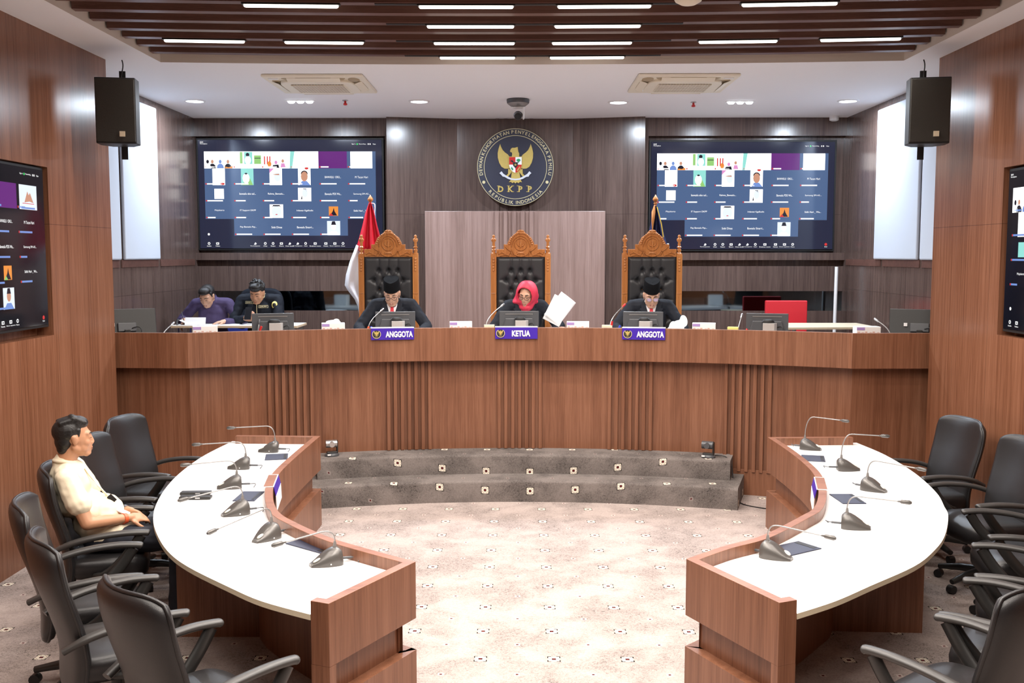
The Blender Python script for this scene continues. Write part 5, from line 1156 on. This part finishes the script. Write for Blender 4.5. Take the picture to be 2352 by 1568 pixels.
def garment(name, mt, parent, P, arms, sleeve=1.0, folds=0.016, grow=0.012, legs=False, voxel=0.008, collar=True, smooth=5, torso=True, extra=None):
    m = MB(); nk, ch, wa, hp = (Vector(P[k]) for k in ('neck', 'chest', 'waist', 'hip'))
    if torso:
        m.ell(ch, (0.158+grow, 0.103+grow, 0.172)); m.ell(ch-Vector((0, 0, 0.05)), (0.16+grow, 0.105+grow, 0.14)); m.ell(wa, (0.142+grow, 0.10+grow, 0.15)); m.ell(hp, (0.162+grow, 0.12+grow, 0.10))
        m.ell((wa+hp)/2, (0.15+grow, 0.11+grow, 0.12))
        for s, k in ((-1, 'l'), (1, 'r')): m.caps(nk-Vector((0, 0, 0.068)), arms[k][0], 0.056+grow, 0.054+grow)
        if collar: m.caps(nk-Vector((0, 0.0, 0.06)), nk+Vector((0, -0.010, -0.012)), 0.096, 0.066, 16)
        for s, k in ((-1, 'l'), (1, 'r')):
            sh, el, wr = arms[k]
            if sleeve >= 1: m.caps(sh, el, 0.052+grow, 0.046+grow); m.caps(el, el.lerp(wr, 0.86), 0.046+grow, 0.032+grow)
            else: m.caps(sh, sh.lerp(el, sleeve), 0.054+grow, 0.056+grow*1.6)
    if legs:
        m.ell(hp-Vector((0, 0, 0.02)), (0.165+grow, 0.125+grow, 0.10))
        for s, k in ((-1, 'l'), (1, 'r')):
            hj = hp + Vector((s*0.09, 0.03, -0.01)); kn = Vector(P.get('kn_'+k, (s*0.12, 0.45, hp.z-0.02))); an = Vector(P.get('an_'+k, (s*0.12, 0.44, 0.09)))
            m.caps(hj, kn, 0.082+grow, 0.06+grow); m.caps(kn, an, 0.058+grow, 0.045+grow)
    if extra: extra(m)
    o = m.build(name, mt, parent); remesh(o, voxel, smooth)
    dp = o.modifiers.new('folds', 'DISPLACE'); dp.texture = fold_tex; dp.strength = folds; dp.mid_level = 0.5; dp.texture_coords = 'LOCAL'
    return o
def hair_mesh(body, H, blobs, locks=(), slim=1.0, voxel=0.006):
    m = MB(); R3 = H.to_3x3()
    for c, r in blobs: m.ell(H @ Vector((c[0]*slim, c[1], c[2])), (r[0]*slim, r[1], r[2]), R3, n=18, m=11)
    for a, b, r0, r1 in locks: m.caps(H @ Vector(a), H @ Vector(b), r0, r1, 8)
    o = m.build('hair', 'hair', body); return remesh(o, voxel, 5)
def front_panel_pts(P, dz_top, dz_bot, w_top, w_bot): pass
def shirt_and_tie(parent, P, grow, lap=True, tie_w=0.024, pin=None):
    """white shirt wedge, red tie and lapels on the chest front"""
    nk, ch = Vector(P['neck']), Vector(P['chest']); fwd = Vector((0, 1, 0))
    top = nk + Vector((0, 0.062, -0.012)); bot = ch + Vector((0, 0.103+grow+0.006, -0.06)); ax = (bot-top); u = Vector((1, 0, 0)); n = u.cross(ax).normalized(); n = n if n.y > 0 else -n
    def Q(x, k, d): return top + ax*k + u*x + n*d
    def slab(m, pts, d0, d1):
        a = m._v([Q(x, k, d0) for x, k in pts]); b = m._v([Q(x, k, d1) for x, k in pts]); m.face(a); m.face(b[::-1])
        for i in range(len(pts)): m.face([a[i], a[(i+1) % len(pts)], b[(i+1) % len(pts)], b[i]])
    m = MB(); slab(m, [(-0.060, 0.0), (0.060, 0.0), (0.052, 0.30), (0.004, 1.0), (-0.004, 1.0), (-0.052, 0.30)], -0.03, 0.006)
    for s in (-1, 1): slab(m, [(s*0.006, 0.06), (s*0.058, -0.10), (s*0.070, 0.10), (s*0.034, 0.30)], 0.0, 0.013)
    m.build('shirt_front', 'shirt_white', parent)
    m = MB(); slab(m, [(-0.020, 0.05), (0.020, 0.05), (0.012, 0.24), (tie_w, 0.9), (-tie_w, 0.9), (-0.012, 0.24)], 0.006, 0.017); m.build('tie', 'tie', parent, bevel=0.003)
    if lap:
        for s in (-1, 1):
            m = MB(); slab(m, [(s*0.062, -0.06), (s*0.105, 0.20), (s*0.098, 0.38), (s*0.118, 0.42), (s*0.01, 1.05), (s*0.004, 1.0), (s*0.052, 0.32)], 0.003, 0.013); m.build('lapel', 'suit', parent, bevel=0.002)
    if pin:
        m = MB(); m.lathe([(0.020, 0), (0.020, 0.005), (0.008, 0.008)], 16, mat=Matrix.Translation(Q(-0.112 if pin < 0 else 0.112, 0.62, 0.012)) @ n.to_track_quat('Z', 'Y').to_matrix().to_4x4()); m.build('lapel_badge', 'gold_pale', parent)
def cap_mesh(body, H, slim=1.0):
    m = MB(); rows = []
    for z, k in ((0.052, 1.0), (0.06, 1.01), (0.12, 0.97), (0.142, 0.95), (0.150, 0.90), (0.146, 0.80), (0.144, 0.3)):
        rows.append([H @ Vector((0.083*k*slim*math.cos(a), -0.012+0.103*k*math.sin(a), z + (0.016*abs(math.cos(a)) if z > 0.13 else 0) - 0.008*(math.sin(a) if z < 0.07 else 0))) for a in [2*PI*i/32 for i in range(32)]])
    vs = m.grid(rows, closed_u=True); m.face(vs[0][::-1]); m.face(vs[-1]); return m.build('cap', 'cap', body, smooth=50)
def desk_pose(hx, hy, hz, rot, wl, wr, z0, lean=0.10, dl=(0.3, 0.9, -0.1), dr=(-0.3, 0.9, -0.1), wide=0.18):
    return dict(head=(hx, hy, hz), head_rot=rot, neck=(hx*0.5, lean+0.005, z0+0.065), chest=(0, lean-0.02, z0-0.12), waist=(0, 0.03, z0-0.30), hip=(0, 0, z0-0.44),
                sh_l=(-wide, lean-0.01, z0-0.015), sh_r=(wide, lean-0.01, z0-0.015), wr_l=wl, wr_r=wr, hand_l=(dl, (0, 0, -1), 0.35, 1), hand_r=(dr, (0, 0, -1), 0.35, -1), an_l=(-.12, .42, z0-0.86), an_r=(.12, .42, z0-0.86))
# --- three people at the bench; they face the hall, so root yaw is 180 degrees
BZ = 0.80
def judge(label, x, y, P, skin, glasses, lens=None, cap=True, pin=None, slim=1.0):
    t, b, H, arms = person(label, (x, y, BZ), PI, P, skin)
    j = garment('suit_jacket', 'suit', b, P, arms, 1.0, 0.016); shirt_and_tie(b, P, 0.016, pin=pin)
    garment('trousers', 'suit', b, P, arms, legs=True, torso=False)
    face_marks(b, H, slim, glasses, lens)
    return t, b, H, arms
P = desk_pose(0.0, 0.185, 1.055, (-0.42, 0, 0.0), (-0.30, 0.40, 0.672), (0.27, 0.40, 0.672), 0.955, 0.10)
t, b, H, arms = judge('person in charcoal suit, black cap and dark glasses beside the red and white flag', -1.300, 10.24, P, 'skin_light', 'glass_frame')
cap_mesh(b, H); hair_mesh(b, H, [((0, -0.03, 0.028), (0.079, 0.088, 0.062))])
P = desk_pose(0.0, 0.185, 1.04, (-0.40, 0, 0.0), (-0.24, 0.40, 0.672), (0.30, 0.38, 0.672), 0.945, 0.10)
t, b, H, arms = judge('person in charcoal suit, black cap and pale glasses, looking down beside the navy flag', 1.318, 10.24, P, 'skin_light', 'steel', 'lens', pin=1)
cap_mesh(b, H); hair_mesh(b, H, [((0, -0.03, 0.028), (0.079, 0.088, 0.062))])
# woman with the headscarf
P = desk_pose(0.0, 0.17, 1.045, (-0.30, 0, -0.30), (-0.26, 0.36, 0.65), (0.25, 0.38, 0.65), 0.945, 0.09, wide=0.165)
P['wr_l'] = (-0.27, 0.27, 0.66); P['hand_l'] = ((-0.35, 0.35, 0.35), (-0.6, 0.2, -0.5), 0.5, 1)
P['head'] = (-0.015, 0.17, 1.045)
t, b, H, arms = person('person in red headscarf, glasses and charcoal suit holding up a sheet of paper', (0.045, 10.22, BZ), PI, P, 'skin_light')
garment('suit_jacket', 'suit', b, P, arms, 1.0, 0.014); shirt_and_tie(b, P, 0.014, pin=1); garment('skirt', 'suit', b, P, arms, legs=True, torso=False)
face_marks(b, H, 0.94, 'glass_frame')
m = MB(); rows = []
for i in range(15):                                                  # hood: polar rings round the face axis
    ph = math.radians(44 + (178-44)*i/14)
    rows.append([H @ Vector((0.100*math.sin(ph)*math.cos(a)*1.0, -0.012+0.112*math.cos(ph)*1.05, 0.005+(0.128 if math.sin(a) > 0 else 0.122)*math.sin(ph)*math.sin(a) + 0.004*math.sin(3*a+i))) for a in [2*PI*k/36 for k in range(36)]])
m.grid(rows, closed_u=True); rows = []
nk = Vector(P['neck'])
for i, (r, rz_, dz, dy) in enumerate(((0.082, 0.078, 0.02, 0.035), (0.090, 0.088, -0.015, 0.03), (0.105, 0.10, -0.045, 0.02), (0.125, 0.11, -0.07, 0.01), (0.12, 0.10, -0.085, 0.0))):
    rows.append([nk + Vector((r*math.cos(a)*(1+0.03*math.sin(6*a+i)), dy+rz_*math.sin(a), 0.03+dz)) for a in [2*PI*k/36 for k in range(36)]])
m.grid(rows, closed_u=True)
m.ell(H @ Vector((0, 0.032, -0.118)), (0.066, 0.050, 0.028), H.to_3x3()); m.caps(H @ Vector((0, -0.045, -0.03)), nk + Vector((0, -0.012, -0.02)), 0.100, 0.098, 18)
m.caps(H @ Vector((0, 0.03, -0.13)), nk + Vector((0, 0.07, -0.045)), 0.045, 0.030)
for s in (-1, 1): m.caps(H @ Vector((s*0.070, 0.004, -0.045)), H @ Vector((s*0.040, 0.034, -0.115)), 0.026, 0.026)
o = m.build('headscarf', 'hijab', b, smooth=80); sd = o.modifiers.new('th', 'SOLIDIFY'); sd.thickness = 0.012; sd.offset = 1; remesh(o, 0.0065, 7)
# --- two young men at the pale desk
P = desk_pose(0.03, 0.185, 1.00, (-0.50, 0.10, -0.22), (-0.20, 0.33, 0.725), (0.27, 0.27, 0.735), 0.93, 0.10, dl=(0.75, 0.55, -0.1), dr=(-0.35, 0.75, -0.25))
P['hand_r'] = ((-0.35, 0.75, -0.25), (-0.6, 0, -0.6), 1.0, -1)
t, b, H, arms = person('person in purple shirt with short black hair writing at the pale desk', (-3.50, 11.36, 0.78), PI, P, 'skin_light')
garment('shirt', 'shirt_purple', b, P, arms, 1.0, 0.012); garment('trousers', 'trousers', b, P, arms, legs=True, torso=False); face_marks(b, H)
hair_mesh(b, H, [((0, -0.030, 0.045), (0.082, 0.094, 0.080)), ((0.0, 0.02, 0.085), (0.068, 0.068, 0.042)), ((0, -0.06, -0.01), (0.070, 0.05, 0.05)), ((0.0, 0.045, 0.082), (0.062, 0.045, 0.034))], [((s*0.071, 0.018, 0.05), (s*0.071, 0.012, 0.0), 0.010, 0.006) for s in (-1, 1)])
m = MB()
for s in (-1, 1): m.caps(Vector(P['neck'])+Vector((s*0.06, 0.0, -0.005)), Vector(P['neck'])+Vector((s*0.018, 0.075, -0.045)), 0.014, 0.010)
m.build('collar', 'shirt_purple', b, smooth=60)
wr = Vector(P['wr_l']); el = arms['l'][1]; d = (wr-el).normalized()
m = MB(); m.tube([wr-d*0.05, wr-d*0.028], [0.034, 0.033], 14); m.box(wr-d*0.04+Vector((0, 0.0, 0.034)), (0.034, 0.03, 0.008)); m.build('wrist_watch', 'black', b, smooth=40)
w_ = (Matrix.Translation((-3.50, 11.36, 0.78)) @ Matrix.Rotation(PI, 4, 'Z')) @ (Vector(P['wr_r'])+Vector((-0.04, 0.09, 0.0)))
m = MB(); m.cyl((0, 0, -0.045), (-0.05, 0.05, 0.10), 0.0045, n=8); o = m.build('pen', 'black', loc=tuple(w_)); tag(o, 'black pen in the hand of the writing man', 'pen')
P = desk_pose(0.0, 0.18, 1.02, (-0.40, 0, -0.12), (-0.02, 0.36, 0.735), (0.06, 0.37, 0.74), 0.955, 0.09, dl=(0.2, 0.75, 0.35), dr=(-0.2, 0.75, 0.35), wide=0.20)
P['wr_l'] = (-0.02, 0.31, 0.74); P['wr_r'] = (0.10, 0.31, 0.745)
P['hand_l'] = ((0.45, 0.6, 0.35), (0.5, -0.35, 0.3), 0.9, 1); P['hand_r'] = ((-0.45, 0.6, 0.35), (-0.5, -0.35, 0.3), 0.9, -1)
t, b, H, arms = person('person in navy uniform with tousled black hair looking at a phone', (-2.965, 11.36, 0.80), PI, P, 'skin')
garment('uniform_shirt', 'uniform', b, P, arms, 1.0, 0.018); garment('trousers', 'trousers', b, P, arms, legs=True, torso=False); face_marks(b, H)
random.seed(5)
lk = []
for i in range(34):
    a = random.uniform(-PI, PI); e = random.uniform(0.15, 1.45); p = Vector((0.078*math.cos(a)*math.cos(e), -0.012+0.09*math.sin(a)*math.cos(e), 0.05+0.082*math.sin(e)))
    q = p + Vector((0.02*math.cos(a+1.2), 0.02*math.sin(a+1.2), 0.016)); lk.append((p*1.04, q*1.05, 0.016, 0.008))
hair_mesh(b, H, [((0, -0.028, 0.05), (0.084, 0.092, 0.084)), ((0, 0.03, 0.088), (0.072, 0.064, 0.044)), ((0, -0.06, 0.0), (0.072, 0.05, 0.05)), ((0.0, 0.052, 0.066), (0.060, 0.036, 0.030))], lk)
ch = Vector(P['chest'])
def badge(nm, mt, x, z, w, h, d=0.0, round_=False):
    y = ch.y + math.sqrt(max(0.0001, 1-(x/0.182)**2))*0.13 + 0.004 + d; a = -math.asin(max(-1, min(1, x/0.20)))*0.8
    m = MB(); mt4 = Matrix.Translation((x, y, ch.z+z)) @ Matrix.Rotation(a, 4, 'Z') @ Matrix.Rotation(PI/2+0.15, 4, 'X') @ Matrix.Rotation(PI, 4, 'Y')
    if round_: m.prism([(w/2*math.cos(i*PI/12), h/2*math.sin(i*PI/12)) for i in range(24)], -0.004, 0.004, 0, mt4)
    else:
        m.prism([(-w/2, -h/2), (w/2, -h/2), (w/2, h/2), (-w/2, h/2)], -0.004, 0.004, 0, mt4)
    return m.build(nm, mt, b), mt4
for x, txt_ in ((0.085, 'KEVIN LI'), (-0.070, 'DKPP')):
    z = 0.075 if x > 0 else 0.03
    badge('name_strip', 'gold_pale', x, z, 0.105, 0.030); badge('strip_ground', 'uniform', x, z, 0.097, 0.023, 0.0015); _, m4 = badge('strip_ground', 'uniform', x, z, 0.090, 0.020, 0.002)
    m = MB(); put_text(m, txt_, 0, 0, h=0.014, wd=0.078, z=0.0060, mat=m4, bold=0.02); m.build('strip_letters', 'gold_pale', b)
sp = Vector(P['sh_l']); m = MB(); m.ell(sp + Vector((0.012, 0.070, -0.060)), (0.036, 0.024, 0.044)); m.build('sleeve_patch', 'yellow', b, smooth=60)
m = MB(); m.ell(sp + Vector((0.012, 0.084, -0.060)), (0.022, 0.014, 0.028)); m.build('patch_centre', 'black', b, smooth=60)
m = MB()
for s in (-1, 1): m.tube([Vector(P['neck'])+Vector((s*0.075, 0.02, -0.01)), Vector(P['neck'])+Vector((s*0.075, 0.075, -0.055)), Vector(P['neck'])+Vector((s*0.03, 0.095, -0.045))], 0.0045, 6)
m.tube([ch+Vector((0, 0.132, 0.10)), ch+Vector((0.0, 0.142, 0.0)), ch+Vector((0, 0.14, -0.08))], 0.004, 6); m.build('gold_piping', 'gold_pale', b, smooth=60)
w_ = (Matrix.Translation((-2.965, 11.36, 0.80)) @ Matrix.Rotation(PI, 4, 'Z')) @ Vector((0.045, 0.405, 0.80))
m = MB(); m.box((0, 0, 0), (0.075, 0.011, 0.15), rot=(-0.5, 0, 0)); o = m.build('phone', 'black_gloss', bevel=0.004, loc=tuple(w_)); tag(o, 'dark phone held by the man in the navy uniform', 'phone')
# --- the man in the cream shirt, seated at the side in profile
P = dict(head=(0.0, -0.152, 1.168), head_rot=(0.03, 0, 0.24), neck=(0, -0.205, 1.035), chest=(0, -0.185, 0.875), waist=(0, -0.08, 0.70), hip=(0, 0.0, 0.575),
         sh_l=(-0.175, -0.185, 0.955), sh_r=(0.175, -0.185, 0.955), el_l=(-0.235, -0.06, 0.70), el_r=(0.245, -0.075, 0.705), wr_l=(-0.075, 0.125, 0.685), wr_r=(0.105, 0.135, 0.685),
         hand_l=((0.55, 0.75, -0.10), (0.4, -0.3, -0.75), 0.55, 1), hand_r=((-0.50, 0.80, -0.12), (-0.4, -0.3, -0.75), 0.5, -1), kn_l=(-0.12, 0.43, 0.535), kn_r=(0.12, 0.43, 0.535), an_l=(-0.12, 0.40, 0.09), an_r=(0.12, 0.40, 0.09))
t, b, H, arms = person('person in cream short-sleeved shirt sitting in profile beside the curved table', (-2.50, 5.86, 0), math.radians(18-90), P, 'skin', 0.005)
def hem(m): m.ell((0, 0.05, 0.615), (0.168, 0.13, 0.075)); m.ell((0.0, -0.01, 0.70), (0.145, 0.118, 0.12))
garment('shirt', 'shirt_cream', b, P, arms, 0.56, 0.016, extra=hem, voxel=0.007, smooth=4)
garment('trousers', 'trousers', b, P, arms, legs=True, torso=False, grow=0.010)
face_marks(b, H)
lk = [((x, 0.052, 0.088), (x*0.9+0.01, -0.01, 0.122+0.006*math.cos(x*90)), 0.016, 0.018) for x in (-0.05, -0.03, -0.01, 0.01, 0.03, 0.05)] + [((x, -0.01, 0.114), (x, -0.08, 0.100), 0.017, 0.014) for x in (-0.055, -0.03, -0.01, 0.01, 0.03, 0.055)] + [((s*0.066, 0.018, 0.05), (s*0.066, 0.012, 0.012), 0.010, 0.006) for s in (-1, 1)]
hair_mesh(b, H, [((0, -0.035, 0.045), (0.083, 0.092, 0.080)), ((0, 0.01, 0.085), (0.070, 0.070, 0.045)), ((0, -0.062, -0.015), (0.068, 0.052, 0.062)), ((0, -0.07, -0.055), (0.052, 0.035, 0.04))], lk, voxel=0.005)
nk = Vector(P['neck'])
m = MB(); m.tube([nk+Vector((0.064*math.cos(a), 0.0+0.066*math.sin(a), 0.004-0.026*max(0, math.sin(a)))) for a in [PI*0.62+2*PI*0.88*i/24 for i in range(25)]], [0.011]*25, 8); m.build('collar', 'shirt_cream', b, smooth=60)
m = MB(); m.tube(bez((0.03, -0.10, 0.985), (0.03, -0.055, 0.90), (0.03, 0.03, 0.80), (0.035, 0.07, 0.735)), 0.006, 6); m.build('placket', 'shirt_cream', b, smooth=60)
m = MB(); m.tube(bez((0.055, -0.075, 0.93), (0.06, -0.01, 0.86), (0.05, 0.05, 0.80), (0.05, 0.085, 0.725)), 0.0022, 6); m.build('lanyard', 'silver', b, smooth=60)
m = MB(); m.box((0.062, 0.045, 0.800), (0.008, 0.05, 0.030), rot=(-0.85, 0, 0.0)); m.build('name_badge', 'black', b)
m = MB(); m.box((0.06, 0.105, 0.715), (0.05, 0.085, 0.006), rot=(-0.55, 0.2, 0)); m.build('card_holder', 'paper', b)
for k, mt, nm in (('r', 'orange', 'wristband'), ('l', 'steel', 'wrist_watch')):
    sh, el, wr = arms[k]; d = (wr-el).normalized(); m = MB(); m.tube([wr-d*0.034, wr-d*0.012], [0.0325, 0.0315], 16); m.build(nm, mt, b, smooth=40)
